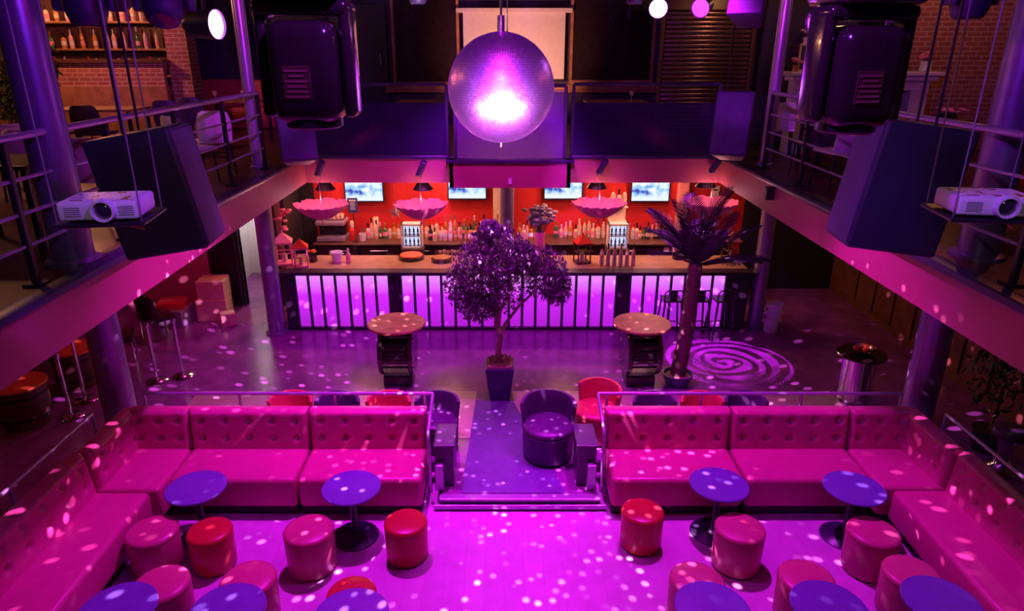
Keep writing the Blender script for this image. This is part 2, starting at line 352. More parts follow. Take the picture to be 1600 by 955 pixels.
# dark framed bays around the screen
def bay(n, u0, u1, v0, v1, y, label, m='black_gloss'):
    a = ony(u0, v1, y); b = ony(u1, v0, y); z0, z1 = a.z, max(b.z, 6.0)
    o = struct('window_%d' % n, MB().b2(a.x, b.x, y, y + 0.04, z0, z1), m, label, 'window')
    f = MB().b2(a.x - 0.06, a.x, y - 0.04, y + 0.04, z0 - 0.08, z1).b2(b.x, b.x + 0.06, y - 0.04, y + 0.04, z0 - 0.08, z1).b2(a.x, b.x, y - 0.05, y + 0.04, z0 - 0.10, z0)
    f.build('window_frame', 'wood', o)
bay(1, 620, 712, 0, 128, 16.4, 'dark framed bay left of the projection screen')
bay(2, 893, 1022, 20, 125, 16.4, 'dark framed bay right of the projection screen')
tr = struct('trim_1', MB().b2(-2.7, 3.9, 16.30, 16.38, 4.05, 4.22), 'wood', 'reddish wood rail under the dark bays', 'trim')
dd = struct('door_2', MB().b2(-3.9, -2.65, 16.42, 16.5, ZS1, 5.9), 'dark_trim', 'dark door on the upper back wall', 'door')
hp = ony(595, 93, 16.38); MB().rbox((hp.x, 16.36, hp.z), (0.05, 0.05, 0.28), 0.015, 2).build('door_handle', 'chrome', dd)
struct('wall_brick_pillar', MB().b2(3.62, 3.95, 15.3, 15.7, ZS1, 6.5), 'brick', 'narrow brick pillar beside the roller shutter', 'wall')
# columns
def column(name, x, y, z0, z1, r, label, m='column'):
    o = struct(name, MB().cyl((x, y, z0), (x, y, z1), r, n=32), m, label, 'column', 40)
    MB().lathe([(r * 1.0, z0), (r * 1.35, z0), (r * 1.35, z0 + 0.03), (r, z0 + 0.05)], 32, (x, y, 0)).build('base_ring', m, o, 40)
    return o
cl = onz(116, 412, ZS1); cr = onz(1522, 400, ZS1)
column('column_upper_left', cl.x - 0.02, cl.y + 0.05, ZS1, 7.0, 0.155, 'thick steel column standing on the left balcony behind the projector')
column('column_upper_right', cr.x + 0.02, cr.y, ZS1, 7.0, 0.155, 'thick steel column standing on the right balcony behind the projector')
pl = onz(404, 262, ZS1); pr = onz(1195, 258, ZS1)
column('column_pole_left', pl.x, pl.y, ZS1, 7.0, 0.085, 'slim violet lit pole at the left balcony corner', 'steel')
column('column_pole_right', pr.x, pr.y, ZS1, 7.0, 0.085, 'slim violet lit pole at the right balcony corner', 'steel')
column('column_lower_left', -4.86, 7.62, ZB, ZS0, 0.19, 'round column behind the left sofa corner')
column('column_lower_right', 5.22, 7.62, ZB, ZS0, 0.19, 'round column behind the right sofa corner')
column('column_bar_left', -4.12, 11.45, ZB, ZS0, 0.15, 'round column at the left end of the bar')
column('column_bar_right', 4.62, 11.70, ZB, ZS0, 0.13, 'round column at the right end of the bar')
column('column_bar_middle', 0.05, 12.55, ZB, ZS0, 0.13, 'violet column rising behind the middle of the bar')
# balcony rails
def side_rail(x, label, yend):
    t = thing('balcony_railing', (x, 0, ZS1), 0, label, 'railing')
    y = 2.2
    while y <= yend + 0.01:
        MB().rbox((0, y, 0.52), (0.05, 0.05, 1.04), 0.008, 1).build('post', 'black_plastic', t)
        MB().rbox((0, y, 0.012), (0.14, 0.14, 0.024), 0.006, 1).build('foot_plate', 'black_plastic', t); y += 1.30
    MB().cyl((0, 2.2, 1.06), (0, yend, 1.06), 0.028, n=12).build('top_rail', 'steel', t, 40)
    for z in (0.30, 0.53, 0.77): MB().cyl((0, 2.2, z), (0, yend, z), 0.014, n=8).build('rail', 'steel', t, 40)
side_rail(XL - 0.22, 'tubular railing along the left balcony edge', 10.0)
side_rail(XR + 0.24, 'tubular railing along the right balcony edge', 10.0)
def glass_front(label, x0, x1, y, m, top, npan, posts=True):
    t = thing('balcony_screen', ((x0 + x1) / 2, y, ZS1 + 0.035), 0, label, 'balustrade')
    w = (x1 - x0) / npan
    for i in range(npan):
        MB().box((x0 + w * (i + .5) - (x0 + x1) / 2, 0, top / 2), (w - 0.03, 0.02, top)).build('pane', m, t)
    for i in range(npan + 1):
        MB().rbox((x0 + w * i - (x0 + x1) / 2, 0, 0.54), (0.05, 0.06, 1.08), 0.008, 1).build('post', 'dark_trim', t)
    MB().cyl((x0 - (x0 + x1) / 2, 0, 1.08), (x1 - (x0 + x1) / 2, 0, 1.08), 0.026, n=12).build('top_rail', 'dark_trim', t, 40)
glass_front('dark glass balustrade left of the mirror ball', XL + 0.1, XCL - 0.06, YB + 0.12, 'tinted_glass', 0.80, 1)
glass_front('clear violet glass balustrade behind the mirror ball', XCL + 0.10, XCR - 0.10, YC + 0.12, 'clear_pane', 1.02, 1)
glass_front('dark glass balustrade right of the mirror ball', XCR + 0.06, XR - 0.1, YB + 0.12, 'tinted_glass', 0.80, 1)
# small fittings on the fascias
b = ony(1200, 302, 8.9); tag(MB().rbox((0, 0, 0), (0.11, 0.11, 0.17), 0.015, 2).build('wall_speaker', 'black_plastic', None, loc=(XR - 0.056, 8.9, b.z)), 'small black box speaker fixed to the right balcony edge', 'speaker')
b = ony(797, 283, YC); tag(MB().rbox((0, 0, 0), (0.06, 0.03, 0.10), 0.008, 2).build('wall_switch', 'white', None, loc=(b.x, YC - 0.015, b.z)), 'small white switch plate on the middle balcony edge', 'switch')
# ------------------------------------------------------------------ sofas
def tufted(mb, w, h, th, cols, rows, flip=1):
    nx = max(24, int(w / 0.022)); nz = 22
    bx = [(-w / 2 + w * (i + .5) / cols) for i in range(cols)]; bz = [h * 0.36, h * 0.78][:rows]
    vs = []
    for j in range(nz + 1):
        for i in range(nx + 1):
            x = -w / 2 + w * i / nx; z = h * j / nz
            e = min(1, min(x + w / 2, w / 2 - x) / 0.05); ez = min(1, min(h - z, z + 0.02) / 0.05)
            y = -th * (0.62 + 0.38 * math.sqrt(max(0, 1 - (1 - e) ** 2)) * math.sqrt(max(0, 1 - (1 - ez) ** 2)))
            for a in bx:
                for c in bz:
                    r2 = (x - a) ** 2 + (z - c) ** 2
                    y += 0.062 * math.exp(-r2 / 0.0012)
            vs.append((x, y, z))
    fs = [(j * (nx + 1) + i, j * (nx + 1) + i + 1, (j + 1) * (nx + 1) + i + 1, (j + 1) * (nx + 1) + i) for j in range(nz) for i in range(nx)]
    o = len(vs)
    vs += [(-w / 2, 0, 0), (w / 2, 0, 0), (w / 2, 0, h), (-w / 2, 0, h)]
    a, b, c, d = 0, nx, nz * (nx + 1) + nx, nz * (nx + 1)
    fs += [(o, o + 3, o + 2, o + 1)]
    fs += [tuple([o, o + 1] + list(range(nx, -1, -1)))]
    fs += [tuple([o + 2, o + 3] + list(range(d, c + 1)))]
    fs += [tuple([o + 3, o] + [j * (nx + 1) for j in range(nz + 1)])]
    fs += [tuple([o + 1, o + 2] + [j * (nx + 1) + nx for j in range(nz, -1, -1)])]
    mb.add(vs, fs)
    return [(a, -th + 0.057, c) for a in bx for c in bz]
def back_part(parent, w, h, th, cols, rows, loc, rz):
    m = MB(); bt = tufted(m, w, h, th, cols, rows)
    o = m.build('backrest', 'sofa', parent, 50); o.location = loc; o.rotation_euler = (R(-5), 0, rz) if rz == 0 else (0, 0, rz)
    for p in bt:
        k = button_mesh.copy(); COL.objects.link(k); k.parent = o; k.location = p
    return o
button_mesh = MB().lathe([(0.0, 0.012), (0.010, 0.010), (0.016, 0.003), (0.017, 0.0)], 10, rot=(PI / 2, 0, 0)).build('button', 'sofa', None, 60)
def seat_straight(parent, w, d, z1=0.50):
    MB().rbox((0, d / 2, (0.12 + z1) / 2), (w - 0.012, d, z1 - 0.12), 0.055, 4).build('seat', 'sofa', parent, 50)
    MB().b2(-w / 2 + 0.02, w / 2 - 0.02, 0.06, d, 0.0, 0.13).build('plinth', 'sofa_dark', parent)
YS = 6.43; YE = 7.24
def straight(x0, x1, label, cols=5):
    t = thing('sofa_module', ((x0 + x1) / 2, YS, 0), 0, label, 'sofa', 'sofa modules')
    seat_straight(t, x1 - x0, YE - YS - 0.02)
    back_part(t, x1 - x0 - 0.012, 0.52, 0.17, cols, 2, (0, YE - YS - 0.02, 0.45), 0)
straight(-3.75, -2.335, 'button tufted sofa module right of the left corner piece')
straight(-2.325, -0.92, 'button tufted sofa module ending at the stairs, left side')
straight(1.20, 2.695, 'button tufted sofa module beginning at the stairs, right side')
straight(2.705, 4.11, 'button tufted sofa module left of the right corner piece')
def corner(xin, xout, label, yj):
    s = 1 if xout > xin else -1
    xf = xin + s * 0.08
    t = thing('corner_sofa', (xin, YS, 0), 0, label, 'sofa', 'sofa modules')
    # seat: L shaped top made of the square plus a short return
    MB().rbox(((xout - xin) / 2, (YE - yj) / 2 + (yj - YS), 0.31), (abs(xout - xin) - 0.012, YE - yj - 0.01, 0.38), 0.05, 4).build('seat', 'sofa', t, 50)
    x0, x1 = sorted((s * 0.06, xout - xin - s * 0.02))
    MB().b2(x0, x1, yj - YS + 0.03, YE - YS - 0.03, 0, 0.13).build('plinth', 'sofa_dark', t)
    back_part(t, abs(xout - xin) - 0.10, 0.52, 0.17, 3, 2, ((xout - xin) / 2 - s * 0.05, YE - YS - 0.02, 0.45), 0)
    L = YE - yj - 0.03
    back_part(t, L, 0.52, 0.17, 3, 2, (xout - xin, yj - YS + L / 2 + 0.015, 0.45), -s * PI / 2)
    return t
corner(-3.76, -4.56, 'sofa corner piece in the left far corner', 6.24)
corner(4.12, 4.93, 'sofa corner piece in the right far corner', 6.28)
def side(xf, xb, y0, y1, label):
    s = 1 if xb > xf else -1
    t = thing('sofa_module', (xf, (y0 + y1) / 2, 0), -s * PI / 2, label, 'sofa', 'sofa modules')
    seat_straight(t, y1 - y0, abs(xb - xf) - 0.01)
    back_part(t, y1 - y0 - 0.012, 0.52, 0.17, 9, 2, (0, abs(xb - xf), 0.45), 0)
side(-3.84, -4.57, 3.5, 6.23, 'long sofa module along the left side of the dance floor')
side(4.23, 4.95, 3.5, 6.27, 'long sofa module along the right side of the dance floor')
COL.objects.unlink(button_mesh); bpy.data.objects.remove(button_mesh)
# ------------------------------------------------------------------ poufs
def make_pouf(m):
    t = thing('pouf', (0, 0, 0), 0, 'x', 'pouf', 'round upholstered poufs')
    MB().lathe([(0.0, 0.012), (0.205, 0.012), (0.216, 0.03), (0.218, 0.20), (0.222, 0.385), (0.219, 0.395)], 32).build('body', m, t, 40)
    MB().lathe([(0.214, 0.395), (0.223, 0.400), (0.224, 0.412), (0.214, 0.432), (0.190, 0.443), (0.10, 0.450), (0.0, 0.452)], 32).build('cushion_top', m, t, 50)
    MB().lathe([(0.200, 0.0), (0.200, 0.012)], 24).build('glide', 'sofa_dark', t)
    return t
def place(kind, first, loc, rz, label, **k):
    if not first[0]:
        first[0] = True; kind.location = loc; kind.rotation_euler = (0, 0, rz); kind['label'] = label; return kind
    return dup(kind, loc, rz, label, **k)
pk = make_pouf('pouf_pink'); rd = make_pouf('pouf_red'); fp = [False]; fr = [False]
# (kind, foot or top pixel, height of that pixel, label)
PF = [(0, 250, 887, 0, 'pink pouf in front of the left side sofa, beside a red pouf'),
      (1, 337, 882, 0, 'red pouf under the leftmost far table'),
      (0, 489, 885, 0, 'pink pouf left of the round table nearest the stairs on the left'),
      (1, 637, 868, 0, 'red pouf right of the round table on the left of the stairs'),
      (1, 1000, 850, 0, 'red pouf standing right of the step'),
      (0, 1148, 882, 0, 'pink pouf in front of the third far table from the left'),
      (0, 1352, 888, 0, 'pink pouf in front of the rightmost far table'),
      (0, 252, 915, .44, 'pink pouf close to the bottom left table'),
      (0, 388, 908, .44, 'pink pouf behind the second near table from the left'),
      (1, 549, 926, .44, 'red pouf behind the third near table from the left'),
      (0, 1089, 910, .44, 'pink pouf behind the near table right of the aisle'),
      (0, 1260, 906, .44, 'pink pouf behind the second near table from the right'),
      (0, 1424, 898, .44, 'pink pouf behind the bottom right table')]
for i, (k, u, v, z, lab) in enumerate(PF):
    p = onz(u, v, z); p.z = 0
    place(rd if k else pk, fr if k else fp, p, i * 0.7, lab).scale = (1, 1, 1) if k else (1.12, 1.12, 1.08)
# ------------------------------------------------------------------ small round tables
def make_table():
    t = thing('lounge_table', (0, 0, 0), 0, 'x', 'table', 'round blue lounge tables')
    MB().lathe([(0, 0.0), (0.245, 0.0), (0.25, 0.008), (0.24, 0.018), (0.06, 0.035), (0.045, 0.05), (0, 0.05)], 36).build('base', 'table_black', t, 40)
    MB().lathe([(0.038, 0.04), (0.034, 0.07), (0.034, 0.58), (0.05, 0.61)], 20).build('stem', 'table_black', t, 40)
    MB().lathe([(0, 0.605), (0.11, 0.605), (0.12, 0.615), (0, 0.615)], 24).build('top_plate', 'table_black', t, 40)
    MB().lathe([(0, 0.615), (0.300, 0.615), (0.311, 0.622), (0.311, 0.634), (0.303, 0.642), (0, 0.642)], 48).build('table_top', 'table_blue', t, 40)
    return t
tb = make_table(); ft = [False]
TB = [(306, 761, 'round blue table at the left far corner of the dance floor'), (549, 761, 'round blue table on the left of the stairs, by the sofa'),
      (1124, 756, 'round blue table on the right of the stairs, by the sofa'), (1335, 762, 'round blue table at the right far corner of the dance floor'),
      (183, 951, 'round blue table at the bottom left edge beside the side sofa'), (355, 953, 'second round blue table along the bottom from the left'),
      (548, 962, 'third round blue table along the bottom, left of the aisle'), (1113, 950, 'round blue table along the bottom, right of the aisle'),
      (1296, 948, 'second round blue table along the bottom from the right'), (1472, 940, 'round blue table at the bottom right edge beside the side sofa')]
for i, (u, v, lab) in enumerate(TB):
    p = onz(u, v, 0.64); p.z = 0; place(tb, ft, p, i * 1.1, lab)
# ------------------------------------------------------------------ sofa rails, stair cheeks
def sofa_rail(label, xs, xe, xside, ys):
    t = thing('sofa_railing', (xs, 7.33, 0), 0, label, 'railing')
    q = lambda x, y, z: (x - xs, y - 7.33, z)
    MB().tube([q(xe, 7.33, 1.10), q((xe + xs) / 2, 7.33, 1.10), q(xs, 7.33, 1.10), q(xs, 7.30, 1.10), q(xs, 7.0, 1.02), q(xs, 6.72, 0.95), q(xs, 6.70, 0.90), q(xs, 6.70, 0.15)], 0.021, 10).build('handrail', 'steel', t, 60)
    MB().tube([q(xside, 3.4, 1.06), q(xside, 5.2, 1.06), q(xside, 6.9, 1.06)], 0.021, 10).build('side_rail', 'steel', t, 60)
    for x in (xs * .97 + xe * .03, xs * .66 + xe * .34, xs * .33 + xe * .67, xe): MB().cyl(q(x, 7.33, ZB), q(x, 7.33, 1.10), 0.018, n=10).build('post', 'steel', t, 40)
    for y in (4.2, 5.5, 6.9): MB().cyl(q(xside, y, ZB), q(xside, y, 1.06), 0.018, n=10).build('post', 'steel', t, 40)
sofa_rail('steel railing behind the left sofa', -0.86, -4.35, -4.74, 0)
sofa_rail('steel railing behind the right sofa', 1.13, 4.80, 5.08, 0)
for s, x, lab in ((1, -0.70, 'dark box plinth left of the step'), (-1, 0.96, 'dark box plinth right of the step')):
    t = thing('stair_plinth', (x, 6.95, ZB), 0, lab, 'plinth')
    MB().rbox((0, 0.08, 0.27), (0.22, 0.46, 0.54), 0.012, 2).build('body', 'tub_dark', t)
    MB().rbox((0, 0.08, 0.55), (0.25, 0.50, 0.03), 0.008, 2).build('cap', 'tub_dark', t)
    MB().rbox((-s * 0.055, -0.20, 0.17), (0.10, 0.08, 0.34), 0.008, 2).build('side_panel', 'steel', t)
# ------------------------------------------------------------------ tub chairs
def make_tub(m):
    t = thing('tub_chair', (0, 0, 0), 0, 'x', 'armchair', 'round tub chairs')
    MB().lathe([(0, 0.02), (0.30, 0.02), (0.315, 0.04), (0.325, 0.36), (0.31, 0.375)], 32).build('base', m, t, 40)
    MB().lathe([(0.30, 0.375), (0.322, 0.385), (0.324, 0.41), (0.30, 0.435), (0.15, 0.447), (0, 0.45)], 32).build('seat', m, t, 50)
    b = MB(); n = 24; vs = []
    for j, (z, ro) in enumerate(((0.36, 0.325), (0.50, 0.335), (0.62, 0.35), (0.70, 0.36), (0.725, 0.35), (0.725, 0.315), (0.70, 0.305), (0.62, 0.30), (0.50, 0.29), (0.36, 0.28))):
        for i in range(n + 1):
            a = R(90) + R(84) * (i / n * 2 - 1)
            drop = 0.06 * abs(i / n * 2 - 1) ** 3
            vs.append((ro * math.cos(a), ro * math.sin(a), z - drop * (z - 0.36) / 0.49))
    fs = [(j * (n + 1) + i, j * (n + 1) + i + 1, ((j + 1) % 10) * (n + 1) + i + 1, ((j + 1) % 10) * (n + 1) + i) for j in range(10) for i in range(n)]
    fs += [tuple(j * (n + 1) for j in range(10)), tuple(j * (n + 1) + n for j in range(9, -1, -1))]
    b.add(vs, fs).build('backrest', m, t, 50)
    MB().lathe([(0.27, 0), (0.27, 0.02)], 24).build('glide', 'sofa_dark', t)
    return t
td = make_tub('tub_dark'); tr_ = make_tub('tub_red'); fd = [False]; fe = [False]
for k, u, v, rz, lab in ((1, 452, 615, 0.0, 'red tub chair, leftmost behind the left sofa'), (0, 526, 615, 0.0, 'dark tub chair between the two red ones behind the left sofa'),
                    (1, 607, 613, 0.0, 'red tub chair in front of the left spool table'), (0, 680, 612, 0.0, 'dark tub chair at the left of the walkway'),
                    (0, 866, 614, 0.0, 'dark tub chair standing free at the right of the walkway'), (1, 941, 607, -0.75, 'red tub chair beside the free standing dark one'),
                    (0, 1020, 606, 0.0, 'dark tub chair in front of the right spool table'), (1, 1096, 611, 0.0, 'red tub chair behind the middle of the right sofa'),
                    (0, 1167, 614, 0.0, 'dark tub chair, rightmost behind the right sofa')):
    p = onz(u, v, ZB + 0.72); p.z = ZB + 0.008; p.y = 7.70
    if u == 866: p.x, p.y = 0.55, 7.46
    if u == 680: p.x = -0.86
    if u == 941: p.x, p.y = 1.20, 7.90
    sc_ = 0.80 if u > 900 else 0.83
    place(tr_ if k else td, fe if k else fd, p, rz, lab).scale = (1, 1, 1.05) if u == 866 else (.92, .92, 1.0) if u == 941 else (sc_, sc_, .90)
# ------------------------------------------------------------------ spool tables
def make_spool():
    t = thing('spool_table', (0, 0, 0), 0, 'x', 'table', 'cable spool tables')
    for s in (-1, 1):
        f = MB().lathe([(0, -0.035), (0.37, -0.035), (0.385, -0.02), (0.385, 0.02), (0.37, 0.035), (0, 0.035)], 40, (s * 0.22, 0, 0.55), (0, PI / 2, 0)).build('flange', 'black_gloss', t, 40)
        for a in range(6):
            c = a * PI / 3; MB().cyl((s * 0.22 + s * 0.03, 0.27 * math.cos(c), 0.55 + 0.27 * math.sin(c)), (s * 0.22 + s * 0.05, 0.27 * math.cos(c), 0.55 + 0.27 * math.sin(c)), 0.018, n=8).build('bolt', 'steel', f)
    MB().cyl((-0.2, 0, 0.55), (0.2, 0, 0.55), 0.20, n=28).build('drum', 'black_plastic', t, 40)
    for a in range(8):
        c = a * PI / 4 + 0.3; MB().rbox((0, 0.27 * math.cos(c), 0.55 + 0.27 * math.sin(c)), (0.40, 0.05, 0.03), 0.006, 1, (c + PI / 2, 0, 0)).build('crossbar', 'black_gloss', t)
    MB().rbox((0, 0, 0.09), (0.44, 0.36, 0.18), 0.02, 2).build('cradle', 'black_plastic', t)
    MB().lathe([(0, 0.93), (0.12, 0.93), (0.12, 0.955), (0, 0.955)], 24).build('top_block', 'black_plastic', t)
    MB().lathe([(0, 0.955), (0.42, 0.955), (0.432, 0.963), (0.432, 0.985), (0.424, 0.993), (0, 0.993)], 48).build('table_top', 'wood', t, 40)
    return t
sp = make_spool(); sp.location = (-1.62, 9.50, ZB); sp['label'] = 'cable spool table with round wooden top left of the potted tree'
dup(sp, (2.07, 9.50, ZB), 0.05, 'cable spool table with round wooden top beside the palm')
# ------------------------------------------------------------------ bar
BY = 11.6; BX0 = -3.95; BX1 = 4.38; BZ = 1.31
bar = thing('bar_counter', (0.2, BY + 0.3, ZB), 0, 'long bar counter with glowing violet front panels', 'bar')
def bl(x0, x1, y0, y1, z0, z1, name, m): return MB().rbox(((x0 + x1) / 2 - 0.2, (y0 + y1) / 2 - BY - 0.3, (z0 + z1) / 2 - ZB), (x1 - x0, y1 - y0, z1 - z0), 0.008, 1).build(name, m, bar)
bl(BX0, BX1, BY + 0.05, BY + 0.60, ZB, BZ - 0.06, 'body', 'bar_black')
bl(BX0 - 0.10, BX1 + 0.10, BY - 0.16, BY + 0.10, BZ - 0.07, BZ - 0.01, 'front_rail', 'bar_black')
bl(BX0, BX1, BY + 0.05, BY + 0.95, BZ - 0.06, BZ - 0.015, 'worktop', 'counter_top')
bl(BX0, BX1, BY - 0.02, BY + 0.05, ZB, ZB + 0.05, 'kick_plate', 'bar_black')
def panels(x0, x1, n):
    w = (x1 - x0) / n
    for i in range(n):
        bl(x0 + w * i + 0.024, x0 + w * (i + 1) - 0.024, BY + 0.015, BY + 0.055, ZB + 0.055, 1.225, 'glowing_panel', 'bar_panel')
        bl(x0 + w * i - 0.02, x0 + w * i + 0.02, BY - 0.01, BY + 0.055, ZB + 0.05, 1.24, 'divider', 'bar_black')
    bl(x1 - 0.02, x1 + 0.02, BY - 0.01, BY + 0.055, ZB + 0.05, 1.24, 'divider', 'bar_black')
panels(-3.76, -2.07, 7); panels(-1.86, 2.02, 16); panels(2.26, 3.98, 7)
for x0, x1 in ((-3.95, -3.78), (-2.05, -1.88), (2.04, 2.24), (4.0, 4.38)): bl(x0, x1, BY - 0.05, BY + 0.05, ZB + 0.05, 1.24, 'pilaster', 'bar_black')
# back bar
SBZ = 1.36
bb = thing('back_bar', (0.3, 13.5, ZB), 0, 'dark back bar cabinets under the bottle shelf', 'cabinet')
def b3(x0, x1, y0, y1, z0, z1, name, m, par=bb): return MB().rbox(((x0 + x1) / 2 - 0.3, (y0 + y1) / 2 - 13.5, (z0 + z1) / 2 - ZB), (x1 - x0, y1 - y0, z1 - z0), 0.006, 1).build(name, m, par)
b3(-3.8, 4.5, 13.2, 13.9, ZB, 1.32, 'body', 'bar_black')
b3(-3.8, 4.5, 13.1, 13.9, 1.32, SBZ, 'shelf', 'wood_dark')
for i in range(10):
    x = -3.7 + i * 0.82
    dr_ = b3(x, x + 0.76, 13.17, 13.2, ZB + 0.1, 1.27, 'door', 'wood_dark')
    MB().rbox((x + 0.38 - 0.3, 13.15 - 13.5, 1.20 - ZB), (0.36, 0.03, 0.03), 0.006, 1).build('handle', 'steel', dr_)
# lamps that light the bar
for i, x in enumerate((-3.0, -1.2, 1.2, 3.0)):
    area('bar_downlight', (x, 13.35, ZS0 - 0.04), (x, 13.45, 0), 26, (1.0, 0.36, 0.24), 0.5, 0.2)
    area('bar_downlight', (x, 12.5, ZS0 - 0.04), (x, 12.3, 0), 20, (1.0, 0.45, 0.28), 0.3, 0.2)
# televisions
def make_tv():
    t = thing('television', (0, 0, 0), 0, 'x', 'television', 'televisions above the bar')
    MB().rbox((0, 0, 0), (0.80, 0.05, 0.47), 0.012, 2).build('casing', 'black_plastic', t)
    MB().box((0, -0.027, 0.008), (0.75, 0.006, 0.42)).build('screen', 'tv_picture', t)
    MB().rbox((0, 0.06, 0), (0.2, 0.08, 0.2), 0.01, 1).build('wall_mount', 'black_plastic', t)
    return t
tv = make_tv()
TV = [(569, 298, 'leftmost television above the bar'), (730, 297, 'second television from the left, half hidden by the balcony edge'), (880, 295, 'third television from the left, behind the tall flower vase'), (1016, 298, 'rightmost television above the bar, next to the palm')]
for i, (u, v, lab) in enumerate(TV):
    p = ony(u, v, 13.79); p.z = min(p.z, 2.45) if i in (0, 3) else 2.34
    if i == 0: tv.location = p; tv['label'] = lab
    else: dup(tv, p, 0, lab)
# bottles
PROF = [[(0, 0), (.036, 0), (.038, .01), (.038, .17), (.030, .20), (.014, .225), (.013, .29), (.016, .292), (.016, .305), (0, .305)],
        [(0, 0), (.044, 0), (.046, .01), (.046, .13), (.040, .16), (.016, .185), (.015, .24), (.018, .245), (.018, .27), (0, .27)],
        [(0, 0), (.030, 0), (.032, .01), (.032, .20), (.018, .24), (.012, .27), (.012, .33), (.015, .335), (.015, .35), (0, .35)],
        [(0, 0), (.040, 0), (.043, .02), (.040, .10), (.043, .16), (.020, .20), (.016, .25), (.020, .255), (.020, .275), (0, .275)]]
BM = {}
def bottle(kind, m, loc, label, group, s=1.0):
    k = (kind, m)
    if k not in BM:
        t = thing('bottle', loc, 0, label, 'bottle', group, scale=s)
        MB().lathe(PROF[kind][:-4], 12).build('body', m, t, 50)
        MB().lathe([PROF[kind][-5], PROF[kind][-4], PROF[kind][-3], PROF[kind][-2], PROF[kind][-1]], 10).build('cap', random.choice(['gold', 'red', 'black_plastic', 'white']), t, 50)
        r = PROF[kind][3][0]; MB().lathe([(r * 0.9, .05), (r + .001, .05), (r + .001, .12), (r * 0.9, .12)], 12).build('paper_label', random.choice(['cream', 'white', 'pink']), t, 50)
        BM[k] = t; return t
    return dup(BM[k], loc, 0, label, group, scale=s)
GL = ['clear_glass', 'amber', 'rose_glass', 'clear_glass', 'dark_glass', 'green_glass', 'amber', 'rose_glass']
ORD = ['first', 'second', 'third', 'fourth', 'fifth', 'sixth', 'seventh', 'eighth', 'ninth', 'tenth', 'eleventh', 'twelfth', 'thirteenth', 'fourteenth', 'fifteenth', 'sixteenth']
HUE = {'clear_glass': 'clear', 'amber': 'amber', 'rose_glass': 'rose', 'dark_glass': 'black', 'green_glass': 'green'}
def row(u0, u1, n, y, z, lab, grp, s0=0.95, s1=1.2):
    for i in range(n):
        p = ony(u0 + (u1 - u0) * (i + .5) / n + random.uniform(-1, 1), 370, y); 
        g = random.choice(GL); bottle(random.randrange(4), g, (p.x, y + random.uniform(-.03, .03), z), HUE[g] + ' bottle, ' + ORD[i] + ' from the left, ' + lab, grp, random.uniform(s0, s1))
row(664, 782, 16, 13.62, SBZ, 'rear row left of the middle column', 'rear bottles left of the middle column', 1.1, 1.4)
row(668, 780, 14, 13.40, SBZ, 'front row left of the middle column', 'front bottles left of the middle column')
row(572, 626, 8, 13.55, SBZ, 'left of the left lit case', 'bottles left of the left lit case')
row(808, 846, 6, 13.5, SBZ, 'just right of the middle column', 'bottles right of the middle column')
row(866, 945, 11, 13.6, SBZ, 'on the shelf behind the right lantern', 'bottles behind the right lantern', 1.0, 1.3)
row(984, 1040, 9, 13.5, SBZ, 'between right lit case and palm', 'bottles right of the right lit case')
# upper riser with bottles at the right column of bottles
p = ony(966, 330, 13.45)
rs = thing('display_tower', (p.x, 13.5, SBZ), 0, 'tall narrow bottle display behind the right parasol', 'shelf')
for z in (0.0, 0.36, 0.66): MB().rbox((0, 0, z + .012), (0.36, 0.26, 0.024), 0.005, 1).build('shelf', 'cream', rs)
MB().rbox((0, 0.12, 0.42), (0.36, 0.02, 0.80), 0.005, 1).build('back_panel', 'cream', rs)
for k, x in enumerate((-0.11, 0.0, 0.11)): bottle(k % 2, 'clear_glass', (p.x + x, 13.48, SBZ + 0.685), ORD[k] + ' pale bottle from the left on top of the bottle display', 'bottles on the display top', 1.25)
# lit display cases
def lit_case(u, v, lab, y=12.95, first=None):
    p = ony(u, v, y)
    t = thing('display_case', (p.x, y, SBZ - 0.03), 0, lab, 'display case')
    W, Hh = 0.37, 0.50
    for x in (-W / 2, W / 2): MB().rbox((x, 0, Hh / 2), (0.04, 0.22, Hh), 0.006, 1).build('frame_side', 'white', t)
    for z in (0.02, Hh - .02): MB().rbox((0, 0, z), (W + 0.04, 0.22, 0.04), 0.006, 1).build('frame_rail', 'white', t)
    MB().box((0, 0.09, Hh / 2), (W, 0.015, Hh - .04)).build('light_panel', 'case_light', t)
    MB().rbox((0, 0, 0.25), (W - .04, 0.18, 0.015), 0.004, 1).build('shelf', 'steel', t)
    MB().rbox((0, 0, -0.03), (W + .08, 0.26, 0.06), 0.006, 1).build('foot', 'wood_dark', t)
    for z in (0.04, 0.26):
        for k in range(4): bottle(2, 'dark_glass', (p.x - 0.12 + k * 0.08, y - 0.02, SBZ - 0.03 + z), ORD[k] + ' small dark bottle on the ' + ('lower' if z < .1 else 'upper') + ' shelf of ' + ('the left lit case' if u < 800 else 'the right lit case'), 'bottles in ' + ('left' if u < 800 else 'right') + ' lit case', 0.55)
mat('case_light', (0.8, 0.85, 1.0), 0.5, emit=(0.62, 0.72, 1.0), estr=0.85)
bx = thing('case_stand', (ony(643, 350, 12.95).x, 12.95, ZB), 0, 'dark stand carrying the left lit case behind the bar', 'stand')
MB().rbox((0, 0, (SBZ - .09 - ZB) / 2), (0.46, 0.26, SBZ - .09 - ZB), 0.01, 1).build('body', 'bar_black', bx); MB().rbox((0, -0.135, 0.8), (0.3, 0.012, 0.04), 0.003, 1).build('trim', 'steel', bx)
dup(bx, (ony(966, 350, 12.95).x, 12.95, ZB), 0, 'dark stand carrying the right lit case behind the bar')
lit_case(643, 352, 'white framed lit case with dark bottles under the second parasol'); lit_case(966, 352, 'white framed lit case with dark bottles beside the third parasol')
